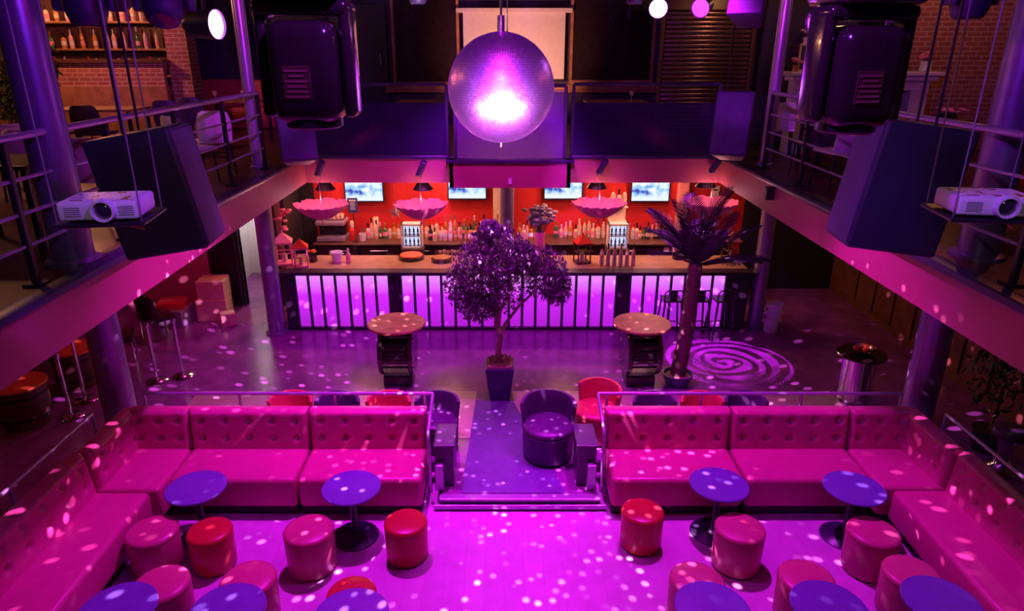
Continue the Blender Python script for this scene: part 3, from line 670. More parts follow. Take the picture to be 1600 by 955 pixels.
# parasols hung upside down with lamps
def make_parasol():
    t = thing('lace_parasol', (0, 0, 0), 0, 'x', 'parasol', 'pink lace parasols hung upside down')
    n = 48; vs = []; rows_ = 8
    for j in range(rows_ + 1):
        k = j / rows_
        for i in range(n):
            a = 2 * PI * i / n; sc_ = abs(math.cos(4 * a)); r = 0.46 * k * (1 - 0.10 * k * (1 - sc_))
            z = -0.22 + 0.26 * k ** 1.9 - 0.02 * k * (1 - sc_) + (0.012 * math.sin(i * 2.6) if j == rows_ else 0)
            vs.append((max(r, .004) * math.cos(a), max(r, .004) * math.sin(a), z))
    fs = [(j * n + i, j * n + (i + 1) % n, (j + 1) * n + (i + 1) % n, (j + 1) * n + i) for j in range(rows_) for i in range(n)]
    N = len(vs); vs2 = [(x, y, z + 0.006) for x, y, z in vs]
    fs2 = [tuple(q + N for q in reversed(f)) for f in fs]
    rim = [(rows_ * n + i, rows_ * n + (i + 1) % n, N + rows_ * n + (i + 1) % n, N + rows_ * n + i) for i in range(n)]
    MB().add(vs + vs2, fs + fs2 + rim).build('canopy', 'lace', t, 60)
    for i in range(8):
        a = i * PI / 4; pts = [(0.46 * k * math.cos(a), 0.46 * k * math.sin(a), -0.208 + 0.26 * k ** 1.9) for k in (0.05, 0.25, 0.5, 0.75, 1.0)]
        MB().tube(pts, 0.005, 5).build('rib', 'pink', t)
    MB().cyl((0, 0, -0.30), (0, 0, 0.16), 0.009, n=8).build('shaft', 'pink', t)
    MB().lathe([(0, -.31), (.014, -.305), (.018, -.28), (.01, -.26), (0, -.26)], 10).build('tip', 'pink', t, 50)
    return t
def make_pendant():
    t = thing('pendant_lamp', (0, 0, 0), 0, 'x', 'lamp', 'black cone lamps over the parasols')
    MB().lathe([(0.125, 0), (0.13, 0.005), (0.05, 0.13), (0.03, 0.15), (0.028, 0.19), (0.0, 0.19), (0.0, 0.186), (0.02, 0.14), (0.115, 0.004)], 28).build('shade', 'black_plastic', t, 40)
    MB().lathe([(0, 0.02), (.028, .035), (.034, .065), (.02, .10), (.015, .14), (0, .14)], 14).build('bulb', 'led_white', t, 50)
    MB().tube([(0, 0, 0.19), (0, -0.03, 0.27), (0.0, -0.12, 0.33), (0, -0.22, 0.30)], 0.010, 8).build('cord', 'pink', t, 60)
    MB().rbox((0.02, -0.26, 0.33), (0.07, 0.10, 0.22), 0.02, 2, (0.2, 0.45, 0)).build('bracket', 'dark_trim', t)
    t.scale = (1.3, 1.3, 1.25); return t
pa = make_parasol(); la = make_pendant()
US = [(502, 322, 'leftmost'), (658, 322, 'second'), (936, 320, 'third'), (1110, 318, 'rightmost')]
for i, (u, v, o_) in enumerate(US):
    p = ony(u, v, 11.05); q = Vector((p.x, 11.05, 2.50)); p.z -= 0.0
    labp = o_ + ' pink lace parasol hanging upside down over the bar'; labl = o_ + ' black cone lamp above a pink parasol'
    if i == 0: pa.location = p; pa['label'] = labp; la.location = (p.x, 11.42, p.z + 0.20); la['label'] = labl
    else: dup(pa, p, 0.3 * i, labp); dup(la, (p.x, 11.42, p.z + 0.20), 0, labl)
    point('parasol_lamp', (p.x, 11.05, p.z + 0.14), 8.0, (1.0, 0.42, 0.42), 0.04)
    w_ = thing('hanger_wire', (p.x, 11.05, p.z + 0.10), 0, o_ + ' thin wire holding a parasol under the balcony edge', 'wire', 'parasol wires')
    MB().tube([(0, 0, 0), (0, 0.0, 0.3), (0, 0.14, ZS0 - p.z - 0.10 + 0.05)], 0.004, 5).build('strand', 'wire', w_); MB().lathe([(0, -.01), (.012, 0), (0, .01)], 8).build('hook', 'wire', w_)
# things on the bar top
TOP = BZ - 0.015
def on_bar(u, v=405): p = onz(u, v, TOP); p.y = min(max(p.y, BY + 0.20), BY + 0.86); return p
def lantern(u, v, m, roof, label, s=1.0, y=None):
    p = on_bar(u, v)
    t = thing('lantern', p, 0.25, label, 'lantern', scale=s)
    MB().rbox((0, 0, 0.02), (0.30, 0.30, 0.04), 0.008, 1).build('base', m, t)
    for x in (-.13, .13):
        for y_ in (-.13, .13): MB().rbox((x, y_, 0.22), (0.025, 0.025, 0.38), 0.004, 1).build('post', m, t)
    for a in range(4):
        c = a * PI / 2; MB().rbox((0.13 * math.cos(c), 0.13 * math.sin(c), 0.22), (0.02 if a % 2 == 0 else 0.24, 0.24 if a % 2 == 0 else 0.02, 0.018), 0.004, 1).build('crossbar', m, t)
    MB().rbox((0, 0, 0.41), (0.32, 0.32, 0.03), 0.006, 1).build('top_plate', m, t)
    MB().lathe([(0.235, 0.425), (0.22, 0.44), (0.12, 0.51), (0.04, 0.57), (0.02, 0.59), (0.02, 0.62), (0, 0.63)], 4, rot=(0, 0, PI / 4)).build('roof', roof, t)
    MB().lathe([(0, 0.04), (.05, .04), (.05, .19), (.006, .20), (.006, .215), (0, .215)], 16).build('candle', 'cream', t, 40)
    return t
lantern(446, 412, 'pink', 'pink', 'white house shaped lantern at the left end of the bar', 1.0)
lantern(472, 416, 'pink', 'red', 'lantern with red roof at the left end of the bar', 0.85)
lantern(909, 410, 'wood_dark', 'red', 'dark lantern with red roof right of the potted tree', 0.9)
lantern(1140, 405, 'wood_dark', 'lace', 'lantern with pink pointed roof at the right end of the bar', 0.85)
for i in range(6):
    p = on_bar(936 + i * 9.6, 407); p.y = BY + 0.28
    bottle(2, 'rose_glass', p, ORD[i] + ' tall clear bottle in the row right of the red roofed lantern', 'row of tall bottles on the bar', 1.18)
def tray(u, v, label, r, m):
    p = on_bar(u, v); t = thing('round_tray', p, 0, label, 'tray')
    MB().lathe([(0, 0), (r * .9, 0), (r, .02), (r, .06), (r * .93, .06), (r * .9, .025), (0, .025)], 36).build('dish', 'dark_glass', t, 40)
    MB().lathe([(0, .025), (r * .88, .027), (r * .9, .07), (r * .85, .085), (0, .09)], 36).build('lid', m, t, 40)
tray(643, 404, 'round orange topped dark tray on the left half of the bar', 0.24, 'orange'); tray(690, 408, 'flat wooden round tray beside the potted tree crown', 0.19, 'wood')
def vase(u, v, label, r, h, m, fm, n, spread, fh, fs, name='flower_vase', base=None):
    p = base or on_bar(u, v); t = thing(name, p, 0, label, 'vase')
    MB().lathe([(0, 0), (r * .8, 0), (r, h * .1), (r * .9, h * .6), (r * 1.05, h), (r * .9, h), (r * .75, h * .6), (r * .8, h * .1), (0, h * .08)], 20).build('vase_body', m, t, 50)
    rnd = random.Random(u)
    for i in range(n):
        a = rnd.uniform(0, 2 * PI); q = rnd.uniform(0.1, 1) * spread; z = h + fh * rnd.uniform(.35, 1)
        tip = Vector((q * math.cos(a), q * math.sin(a), z))
        s_ = MB().tube([(0.2 * r * math.cos(a), 0.2 * r * math.sin(a), h * .5), tip * 0.6 + Vector((0, 0, h * .35)), tip], 0.004, 5).build('stem', 'leaf_green', t)
        MB().lathe([(0, -.6 * fs), (.5 * fs, -.45 * fs), (fs, 0), (.8 * fs, .4 * fs), (.3 * fs, .5 * fs), (0, .3 * fs)], 10, tip).build('bloom', fm, s_, 50)
vase(843, 404, 'tall violet vase of dark flowers behind the potted tree', 0.10, 0.52, 'lace', 'leaf', 64, 0.30, 0.46, 0.058)
vase(452, 400, 'tall pink feather bouquet behind the white lantern', 0.06, 0.30, 'dark_glass', 'lace', 12, 0.16, 0.62, 0.055)
vase(490, 408, 'small bowl of orange and red flowers beside the red roofed lantern', 0.08, 0.12, 'dark_glass', 'orange', 9, 0.09, 0.10, 0.035)
vase(1058, 404, 'dark bowl with pink petals near the palm', 0.10, 0.10, 'dark_glass', 'pink', 9, 0.10, 0.10, 0.035)
def bucket(p, label, m, s=1.0, grp=None):
    t = thing('ice_bucket', p, 0, label, 'bucket', grp, scale=s)
    MB().lathe([(0, 0), (.085, 0), (.09, .01), (.115, .20), (.125, .205), (.125, .215), (.108, .215), (.085, .02), (0, .02)], 24).build('bucket_body', m, t, 45)
    for s_ in (-1, 1): MB().tube([(s_ * .11, -.03, .17), (s_ * .145, -.02, .17), (s_ * .145, .02, .17), (s_ * .11, .03, .17)], .007, 6).build('handle', m, t)
    return t
bk = bucket(on_bar(527, 409), 'white ice bucket on the bar below the coffee machine', 'white', 0.9)
bottle(1, 'rose_glass', on_bar(545, 410), 'pale round bottle beside the white ice bucket', 'bottle beside the bucket', 1.0)
for i in range(7):
    p = on_bar(690 + i * 6, 398); p.y = BY + 0.72 + 0.06 * (i % 2)
    g = tag(MB().lathe([(0, 0), (.03, 0), (.03, .004), (.006, .01), (.005, .07), (.03, .10), (.035, .15), (.03, .15), (.026, .10), (0, .075)], 12).build('cocktail_glass', 'clear_glass', None, 50, p), ORD[i] + ' stemmed glass from the left behind the wooden tray', 'glass', 'stemmed glasses')
# back bar appliances
p = ony(519, 372, 13.35)
cm = thing('coffee_machine', (p.x, 13.45, SBZ), 0, 'large steel coffee machine left of the first television', 'coffee machine')
MB().rbox((0, 0, 0.06), (0.56, 0.46, 0.10), 0.02, 2).build('drip_base', 'steel', cm)
MB().rbox((0, 0.10, 0.22), (0.54, 0.24, 0.26), 0.02, 2).build('body', 'black_plastic', cm)
MB().rbox((0, 0, 0.38), (0.58, 0.46, 0.10), 0.03, 2).build('head', 'steel', cm)
MB().rbox((0, 0, 0.45), (0.54, 0.40, 0.03), 0.01, 2).build('cup_rail', 'chrome', cm)
for x in (-.14, .14): MB().tube([(x, -.12, .32), (x, -.14, .29), (x, -.26, .28)], .018, 8).build('filter_handle', 'black_plastic', cm, 50)
for k in range(6): tag(MB().lathe([(0, 0), (.03, 0), (.042, .06), (.042, .07), (.036, .07), (.026, .01), (0, .01)], 12).build('coffee_cup', 'cream', None, 50, (p.x - .21 + k * .085, 13.45, SBZ + .466)), ORD[k] + ' pale cup from the left on top of the coffee machine', 'cup', 'cups on the coffee machine')
p = ony(552, 372, 13.4); 
q = thing('juice_dispenser', (p.x, 13.38, SBZ), 0, 'red juice bottle with pale cap next to the coffee machine', 'bottle')
MB().lathe([(0, 0), (.06, 0), (.065, .02), (.065, .20), (.05, .25), (.03, .27), (0, .27)], 18).build('body', 'red', q, 45); MB().lathe([(0, .27), (.035, .27), (.045, .34), (.03, .40), (0, .41)], 14).build('cap', 'cream', q, 45)
p = ony(567, 372, 13.4); q = thing('utensil_pot', (p.x, 13.38, SBZ), 0, 'pale pot of bar tools right of the red juice bottle', 'pot')
MB().lathe([(0, 0), (.06, 0), (.07, .15), (.062, .15), (.055, .01), (0, .01)], 18).build('pot_body', 'white', q, 45)
for k in range(5): MB().cyl((0, 0, .02), (.05 * math.cos(k * 1.3), .05 * math.sin(k * 1.3), .26), .006, n=6).build('tool', 'chrome', q)
p = ony(587, 340, 13.6); q = thing('paper_towel', (p.x, 13.6, SBZ), 0, 'tall cream cylinder standing among the bottles', 'cylinder')
MB().lathe([(0, 0), (.055, 0), (.055, .42), (.05, .425), (0, .425)], 20).build('roll', 'cream', q, 45); MB().lathe([(0, .42), (.02, .42), (.02, .44), (0, .44)], 10).build('core', 'wood', q)
p = ony(551, 321, 13.28); sg = thing('notice_sign', (p.x, 13.28, p.z), 0, 'small dark blue notice with white lines below the first television', 'sign')
MB().rbox((0, 0, 0), (0.20, 0.015, 0.30), 0.004, 1).build('board', 'blue_sign', sg)
for k, (z, w_) in enumerate(((.10, .13), (.05, .10), (.01, .12), (-.03, .08), (-.07, .10))): MB().box((0, -.009, z), (w_, .004, .016 if k else .03)).build('text_line', 'white', sg)
MB().cyl((0, .012, -.05), (0, .012, SBZ - p.z + .01), .008, n=8).build('stand_rod', 'black_plastic', sg); MB().lathe([(0, 0), (.06, 0), (.06, .012), (0, .015)], 16, (0, .012, SBZ - p.z)).build('stand_foot', 'black_plastic', sg)
def star(u, v, y, s, m, label):
    p = ony(u, v, y); t = thing('star_ornament', p, 0.2, label, 'ornament'); vs = []
    for i in range(10):
        a = PI / 2 + i * PI / 5; r = s if i % 2 == 0 else s * .45; vs.append((r * math.cos(a), 0, r * math.sin(a)))
    vs += [(0, -s * .25, 0), (0, s * .25, 0)]
    MB().add(vs, [(i, (i + 1) % 10, 10) for i in range(10)] + [((i + 1) % 10, i, 11) for i in range(10)]).build('points', m, t)
    MB().cyl((0, 0, s * .9), (0, 0, ZS0 + 0.01 - p.z), .003, n=5).build('string', 'wire', t)
star(618, 332, 12.3, 0.13, 'cream', 'cream star ornament left of the second parasol'); star(1128, 322, 12.3, 0.17, 'lace', 'pink star ornament right of the palm crown')
struct('wall_pier', MB().rbox((ony(779, 340, 13.8).x, 13.82, 1.6), (0.22, 0.16, 2.6), 0.01, 1), 'cream', 'cream pier on the red wall beside the middle column', 'pier')
struct('trim_bar_curtain', MB().rbox((ony(1067, 310, 13.8).x, 13.82, 1.7), (0.24, 0.12, 2.45), 0.03, 2), 'pink_wall', 'pink lit strip on the red wall behind the palm', 'trim')
p = ony(1118, 305, 13.85); pf = thing('wall_notice', (p.x, 13.885, p.z), 0, 'pale notice on the red wall behind the palm', 'sign'); MB().box((0, 0, 0), (0.16, 0.02, 0.36)).build('sheet', 'white', pf); MB().box((0, -.012, .1), (.1, .004, .03)).build('text_line', 'wood_dark', pf)
# bar stools
def make_stool():
    t = thing('bar_stool', (0, 0, 0), 0, 'x', 'stool', 'black metal bar stools')
    MB().rbox((0, 0, 0.72), (0.34, 0.34, 0.03), 0.012, 2).build('seat', 'black_plastic', t)
    for x in (-1, 1):
        for y in (-1, 1): MB().hexa([(x * .20 + a - .014, y * .20 + b_ - .014, 0) for b_ in (0, .028) for a in (0, .028)] + [(x * .14 + a - .014, y * .14 + b_ - .014, .71) for b_ in (0, .028) for a in (0, .028)]).build('leg', 'black_plastic', t)
    for a, b_ in (((-.19, -.19), (.19, -.19)), ((-.19, .19), (.19, .19)), ((-.19, -.19), (-.19, .19)), ((.19, -.19), (.19, .19))): MB().cyl((a[0], a[1], .22), (b_[0], b_[1], .22), .01, n=6).build('footrest', 'black_plastic', t)
    MB().tube([(-.15, -.14, .73), (-.16, -.17, .88), (-.12, -.175, .93), (.12, -.175, .93), (.16, -.17, .88), (.15, -.14, .73)], .012, 8).build('back_frame', 'black_plastic', t, 60)
    MB().rbox((0, -.165, .83), (.12, .012, .20), .004, 1).build('back_splat', 'black_plastic', t)
    return t
so = make_stool()
for i, (u, lab) in enumerate(((1050, 'black bar stool left of the palm trunk'), (1092, 'black bar stool right of the palm trunk'), (1130, 'rightmost black bar stool by the bar end'))):
    p = Vector((ony(u, 480, 11.2).x, 11.28, ZB))
    if i == 0: so.location = p; so['label'] = lab
    else: dup(so, p, 0.06 * i, lab)
# ------------------------------------------------------------------ potted olive tree
def leaf_cloud(blobs, n, size, rnd, flat=0.5):
    m = MB()
    for _ in range(n):
        c, r = rnd.choice(blobs)
        d = Vector((rnd.gauss(0, 1), rnd.gauss(0, 1), rnd.gauss(0, 1))).normalized() * (rnd.random() ** 0.45)
        p = Vector(c) + Vector((d.x * r[0], d.y * r[1], d.z * r[2]))
        e = Euler((rnd.uniform(0, 6.28), rnd.uniform(0, 6.28), rnd.uniform(0, 6.28))).to_matrix(); s = size * rnd.uniform(.6, 1.3)
        q = [Vector((-s, 0, 0)), Vector((0, -s * .32, s * .1)), Vector((s, 0, 0)), Vector((0, s * .32, s * .1))]
        m.add([p + e @ a for a in q], [(0, 1, 2), (0, 2, 3)])
    return m
P = onz(781, 620, ZB)
tr = thing('potted_tree', P, 0, 'small leafed tree in a square blue pot on the walkway', 'tree')
MB().rbox((0, 0, 0.27), (0.36, 0.36, 0.54), 0.012, 2, None, lambda c: Vector((c.x * (0.80 + 0.37 * (c.z / .54 + .5)), c.y * (0.80 + 0.37 * (c.z / .54 + .5)), c.z))).build('pot', 'pot_blue', tr)
rnd = random.Random(3)
MB().rbox((0, 0, 0.55), (0.37, 0.37, 0.05), 0.02, 2).build('soil', 'moss', tr)
ms = leaf_cloud([((0, 0, .60), (.20, .20, .06))], 260, .035, rnd).build('ground_cover', 'moss', tr); ms['kind'] = 'stuff'
MB().tube([(0, 0, .5), (-.02, .01, .75), (.015, 0, .95), (-.03, 0, 1.15), (0, .02, 1.4), (-.03, 0, 1.75), (-.05, 0, 2.1)], [.055, .045, .04, .045, .035, .028, .012], 10).build('trunk', 'bark', tr, 60)
for b_ in ([(0, 0, 1.0), (.10, 0, 1.2), (.28, 0, 1.45), (.55, .05, 1.7), (.78, .05, 1.9)], [(-.01, 0, 1.2), (-.2, .05, 1.5), (-.42, .05, 1.8)], [(0, 0, 1.35), (.12, -.1, 1.65), (.2, -.1, 2.1)], [(-.02, 0, 1.5), (-.15, -.15, 1.8), (-.22, -.1, 2.2)]):
    MB().tube(b_, [.03 - .005 * i for i in range(len(b_))], 8).build('branch', 'bark', tr, 60)
bl_ = [((-.25, 0, 2.05), (.42, .40, .42)), ((-.05, 0, 2.25), (.42, .4, .40)), ((-.5, 0, 1.75), (.30, .3, .34)), ((.05, 0, 1.75), (.42, .36, .40)), ((.62, .05, 1.92), (.34, .30, .40)), ((.8, 0, 1.75), (.22, .22, .30)), ((-.3, -.05, 1.45), (.30, .3, .22)), ((.30, 0, 2.15), (.25, .25, .25)), ((-.12, 0, 2.52), (.18, .18, .16))]
lf = leaf_cloud(bl_, 9000, .042, rnd).build('leaf_canopy', 'leaf', tr); lf['kind'] = 'stuff'
# ------------------------------------------------------------------ palm
P = onz(1057, 600, ZB)
pm = thing('potted_palm', P, 0, 'tall dark palm in a round pot before the right bar end', 'palm')
MB().lathe([(0, 0), (.15, 0), (.19, .06), (.225, .16), (.235, .17), (.235, .19), (.21, .19), (.19, .15), (0, .15)], 28).build('pot', 'pot_blue', pm, 45)
MB().lathe([(0, .14), (.19, .15), (.12, .17), (0, .18)], 20).build('soil', 'moss', pm, 50)
zc = 1.95; xc = 0.10
tk = []
for i in range(17): k = i / 16; tk.append((xc * k + .03 * math.sin(3 * k), 0, .15 + (zc - .15) * k))
MB().tube(tk, [.115 - .02 * (i / 16) + (.010 if i % 2 else 0) for i in range(17)], 12).build('trunk', 'palm_bark', pm, 60)
rnd = random.Random(11)
for i in range(20):
    a = i * 2.399; el = R(rnd.uniform(22, 84)); ln = rnd.uniform(0.85, 1.25); dh = Vector((math.cos(a), math.sin(a), 0))
    pts = []; N_ = 10
    for j in range(N_ + 1):
        k = j / N_; e_ = el - k * k * R(38); 
        pts.append((pts[-1] + (dh * math.cos(e_) + Vector((0, 0, math.sin(e_)))) * ln / N_) if pts else Vector((xc, 0, zc - .05)))
    m = MB().tube(pts, [.014 - .010 * j / N_ for j in range(N_ + 1)], 5); sd = dh.cross(Vector((0, 0, 1)))
    for j in range(2, N_ * 3):
        k = j / (N_ * 3); p = pts[int(k * N_)].lerp(pts[min(N_, int(k * N_) + 1)], k * N_ % 1); tg = (pts[min(N_, int(k * N_) + 1)] - pts[int(k * N_)]).normalized()
        L_ = .30 * math.sin(PI * min(1, k * .85 + .12)) + .04
        for s_ in (-1, 1):
            d_ = (tg * .8 + sd * s_ * .75 + Vector((0, 0, -.12))).normalized(); w_ = tg * .009
            m.add([p - w_, p + w_, p + d_ * L_ * .6 + w_ + Vector((0, 0, .008)), p + d_ * L_, p + d_ * L_ * .6 - w_], [(0, 1, 2, 3, 4)])
    m.build('frond', 'palm_leaf', pm)
# ------------------------------------------------------------------ under the balconies
P = onz(1203, 518, ZB)
for k in range(3): bucket((P.x + .012 * k, P.y, ZB + .002 + k * 0.145), ('white bucket at the bottom', 'white bucket in the middle', 'white bucket on top')[k] + ' of the stack right of the bar', 'white', 1.25 - 0.02 * k, 'stacked white buckets')
P = onz(1332, 622, ZB)
cy = thing('cylinder_table', P, 0, 'tall chrome cylinder table carrying a fruit bowl', 'table')
MB().lathe([(0, 0), (.23, 0), (.235, .015), (.23, .03), (.23, .70), (0, .70)], 40).build('body', 'chrome', cy, 40)
MB().lathe([(0, .70), (.33, .70), (.34, .71), (.34, .725), (.33, .735), (0, .735)], 44).build('table_top', 'black_gloss', cy, 40)
fb = tag(MB().lathe([(0, 0), (.09, 0), (.10, .01), (.17, .07), (.18, .075), (.165, .075), (.09, .02), (0, .02)], 28).build('fruit_bowl', 'dark_glass', None, 45, (P.x + .02, P.y - .02, ZB + .737)), 'dark bowl on the chrome cylinder table', 'bowl')
for k, (x, y, z, m, s_, nm, lb) in enumerate(((-.12, 0, .085, 'red', .045, 'apple', 'red apple at the left rim of the fruit bowl'), (.0, .02, .10, 'orange', .055, 'orange_fruit', 'orange fruit in the middle of the bowl'), (.08, -.03, .095, 'gold', .05, 'orange_fruit', 'golden fruit at the right of the bowl'), (-.03, -.08, .08, 'red', .045, 'apple', 'red apple at the front of the fruit bowl'), (.05, .08, .085, 'orange', .05, 'orange_fruit', 'orange fruit at the back of the bowl'))):
    t = thing(nm, (P.x + .02 + x, P.y - .02 + y, ZB + .737 + z), 0, lb, 'fruit'); MB().lathe([(0, -s_), (s_ * .6, -s_ * .85), (s_, -s_ * .1), (s_ * .85, s_ * .6), (s_ * .3, s_ * .88), (0, s_ * .75)], 14).build('flesh', m, t, 60); MB().cyl((0, 0, s_ * .7), (.005, 0, s_ * 1.25), .004, n=5).build('stalk', 'wood_dark', t)
for k, (u, v, lb) in enumerate(((1575, 690, 'chrome cone stool behind the right side sofa'), )):
    P = onz(u, v, 0.55); P.z = ZB; t = thing('chrome_stool', P, 0, lb, 'stool')
    MB().lathe([(0, 0), (.20, 0), (.20, .02), (.10, .10), (.07, .25), (.12, .42), (.17, .48), (0, .48)], 28).build('base', 'chrome', t, 45); MB().lathe([(0, .48), (.19, .48), (.20, .50), (.20, .55), (.17, .58), (0, .585)], 28).build('seat', 'tub_dark', t, 45)
# dark bushes under the right balcony
for k, (x, y, lb) in enumerate(((6.2, 7.6, 'dark leafy plant beside the right column'), (6.3, 6.5, 'dark leafy plant behind the right side sofa'))):
    t = thing('potted_shrub', (x, y, ZB), 0, lb, 'plant'); rnd = random.Random(k)
    MB().lathe([(0, 0), (.16, 0), (.2, .3), (.18, .3), (0, .28)], 20).build('pot', 'black_plastic', t, 45)
    MB().tube([(0, 0, .2), (.02, 0, .7), (0, .02, 1.2)], .02, 6).build('stem', 'palm_bark', t)
    f = leaf_cloud([((0, 0, 1.1), (.45, .45, .6)), ((.1, .1, 1.6), (.3, .3, .3))], 700, .07, rnd).build('foliage', 'leaf_green', t); f['kind'] = 'stuff'
# drum stools with orange tops, left
def drum(u, v, z, lab, r, h):
    P = onz(u, v, z); P.z = ZB; t = thing('drum_table', P, 0, lab, 'table')
    MB().lathe([(0, 0), (r * .8, 0), (r * .9, h * .2), (r * .95, h * .7), (r * .9, h - .03), (0, h - .03)], 28).build('drum', 'wood_dark', t, 45); MB().lathe([(0, h - .03), (r, h - .03), (r * 1.02, h - .01), (r, h), (0, h)], 32).build('table_top', 'orange', t, 45)
    for zz in (.25, .75): MB().lathe([(r * .90, h * zz), (r * .97, h * zz), (r * .97, h * zz + .03), (r * .90, h * zz + .03)], 28).build('hoop', 'black_plastic', t, 45)
drum(112, 545, 0.75, 'barrel table with orange top seen under the left balcony', 0.32, 0.62); drum(28, 600, 0.75, 'barrel table with orange top at the left picture edge', 0.34, 0.62)
# queue posts
def make_qpost():
    t = thing('queue_post', (0, 0, 0), 0, 'x', 'post', 'chrome queue posts')
    MB().lathe([(0, 0), (.16, 0), (.165, .01), (.15, .025), (.03, .05), (0, .05)], 28).build('base', 'chrome', t, 45); MB().cyl((0, 0, .04), (0, 0, .92), .025, n=14).build('pole', 'chrome', t, 40); MB().lathe([(0, .92), (.035, .92), (.04, .95), (.03, .98), (0, .985)], 16).build('knob', 'chrome', t, 50)
    return t
qp = make_qpost(); 
for i, (u, v, lab) in enumerate(((246, 596, 'chrome queue post nearest the lower left column'), (286, 588, 'chrome queue post right of the nearest one'), (112, 652, 'chrome queue post between the orange topped barrels, left one'), (134, 626, 'chrome queue post between the orange topped barrels, right one'))):
    P = onz(u, v, ZB)
    if i == 0: qp.location = P; qp['label'] = lab
    else: dup(qp, P, 0, lab)
# dark club chairs under left balcony
def make_club():
    t = thing('club_chair', (0, 0, 0), 0, 'x', 'chair', 'dark round backed chairs')
    MB().rbox((0, 0, .42), (.50, .50, .10), .03, 3).build('seat', 'black_gloss', t, 50)
    vs = []; n = 16
    for j, (z, ro) in enumerate(((.40, .27), (.85, .30), (.98, .26), (.98, .22), (.85, .25), (.40, .23))):
        for i in range(n + 1):
            a = R(90) + R(78) * (i / n * 2 - 1); vs.append((ro * math.cos(a), ro * math.sin(a), z - .22 * abs(i / n * 2 - 1) ** 2 * (z - .4) / .58))
    fs = [(j * (n + 1) + i, j * (n + 1) + i + 1, ((j + 1) % 6) * (n + 1) + i + 1, ((j + 1) % 6) * (n + 1) + i) for j in range(6) for i in range(n)] + [tuple(j * (n + 1) for j in range(6)), tuple(j * (n + 1) + n for j in range(5, -1, -1))]
    MB().add(vs, fs).build('backrest', 'black_gloss', t, 50)
    for x in (-.2, .2):
        for y in (-.2, .2): MB().cyl((x * 1.1, y * 1.1, 0), (x, y, .38), .018, n=8).build('leg', 'chrome', t, 40)
    return t
cc = make_club(); cc.location = (-6.15, 11.2, ZB); cc.rotation_euler = (0, 0, 2.4); cc['label'] = 'dark round backed chair nearest the box pile'
dup(cc, (-6.35, 10.3, ZB), 2.0, 'dark round backed chair behind the queue posts'); dup(cc, (-7.2, 10.2, ZB), 1.8, 'dark round backed chair behind the lower left column')
# box pile
for i, (x, y, z, sx, sy, sz, rz, m, lb) in enumerate(((-5.55, 12.25, 0, .55, .5, .42, .15, 'cardboard', 'large cardboard box at the bottom left of the pile by the doorway'), (-5.52, 12.25, .42, .5, .45, .36, .1, 'cardboard', 'cardboard box on top of the pile by the doorway'), (-6.22, 11.95, 0, .62, .5, .32, -.1, 'steel', 'silver case at the foot of the box pile'), (-6.20, 11.97, .32, .5, .4, .12, .2, 'red', 'flat red carton on the silver case'), (-5.16, 11.85, 0, .26, .24, .24, .5, 'cardboard', 'small tilted carton right of the box pile'))):
    t = thing('storage_box', (x, y, ZB + z + .001), rz, lb, 'box')
    MB().rbox((0, 0, sz / 2), (sx, sy, sz), .01, 1).build('carton', m, t); MB().box((0, 0, sz + .001), (sx * .98, .05, .003)).build('tape', 'yellow' if i == 1 else 'cream', t)
# ------------------------------------------------------------------ mirror ball
BC = ony(783, 138, 7.0); BR = 0.517
ball = thing('mirror_ball', BC, 0, 'large mirror ball hanging over the step', 'mirror ball')
m = MB(); rnd = random.Random(5); rows_ = 70
for j in range(rows_):
    t0 = -PI / 2 + PI * j / rows_; t1 = t0 + PI / rows_; tm = (t0 + t1) / 2
    n = max(5, int(2 * PI * math.cos(tm) * BR / (PI * BR / rows_)))
    for i in range(n):
        if abs(math.sin(tm)) > .5 and rnd.random() < .008: continue
        a0 = 2 * PI * i / n; a1 = 2 * PI * (i + 1) / n; g = .04
        am, da, dt = (a0 + a1) / 2, (a1 - a0) * (.5 - g), (t1 - t0) * (.5 - g)
        nrm = Vector((math.cos(tm) * math.cos(am), math.cos(tm) * math.sin(am), math.sin(tm)))
        ex = Vector((-math.sin(am), math.cos(am), 0)); ez = nrm.cross(ex) * -1
        hx = BR * math.cos(tm) * da; hz = BR * dt
        tx = rnd.gauss(0, .022); tz = rnd.gauss(0, .022)
        m.add([nrm * BR + ex * (sx * hx) + ez * (sz * hz) + nrm * (sx * hx * tx + sz * hz * tz) for sx, sz in ((-1, -1), (1, -1), (1, 1), (-1, 1))], [(0, 1, 2, 3)])
mo = m.build('mirror_tiles', 'mirror_tile', ball); mo['kind'] = 'stuff'
MB().lathe([(BR * .985 * math.cos(-PI / 2 + PI * i / 32), BR * .985 * math.sin(-PI / 2 + PI * i / 32)) for i in range(33)], 48).build('core', 'violet_core', ball, 60) if 'violet_core' in MATS else None
MB().lathe([(0, -BR - .05), (.012, -BR - .045), (.02, -BR - .01), (.03, -BR + .01), (0, -BR + .01)], 12).build('finial', 'chrome', ball, 50)
MB().cyl((0, 0, BR - .01), (0, 0, BR + .14), .035, n=12).build('collar', 'chrome', ball, 40)
MB().cyl((0, 0, BR + .1), (0, 0, 7.0 - BC.z), .012, n=8).build('rod', 'chrome', ball)
MB().cyl((.06, 0, BR - .03), (.05, 0, 7.0 - BC.z), .005, n=6).build('safety_chain', 'black_plastic', ball)
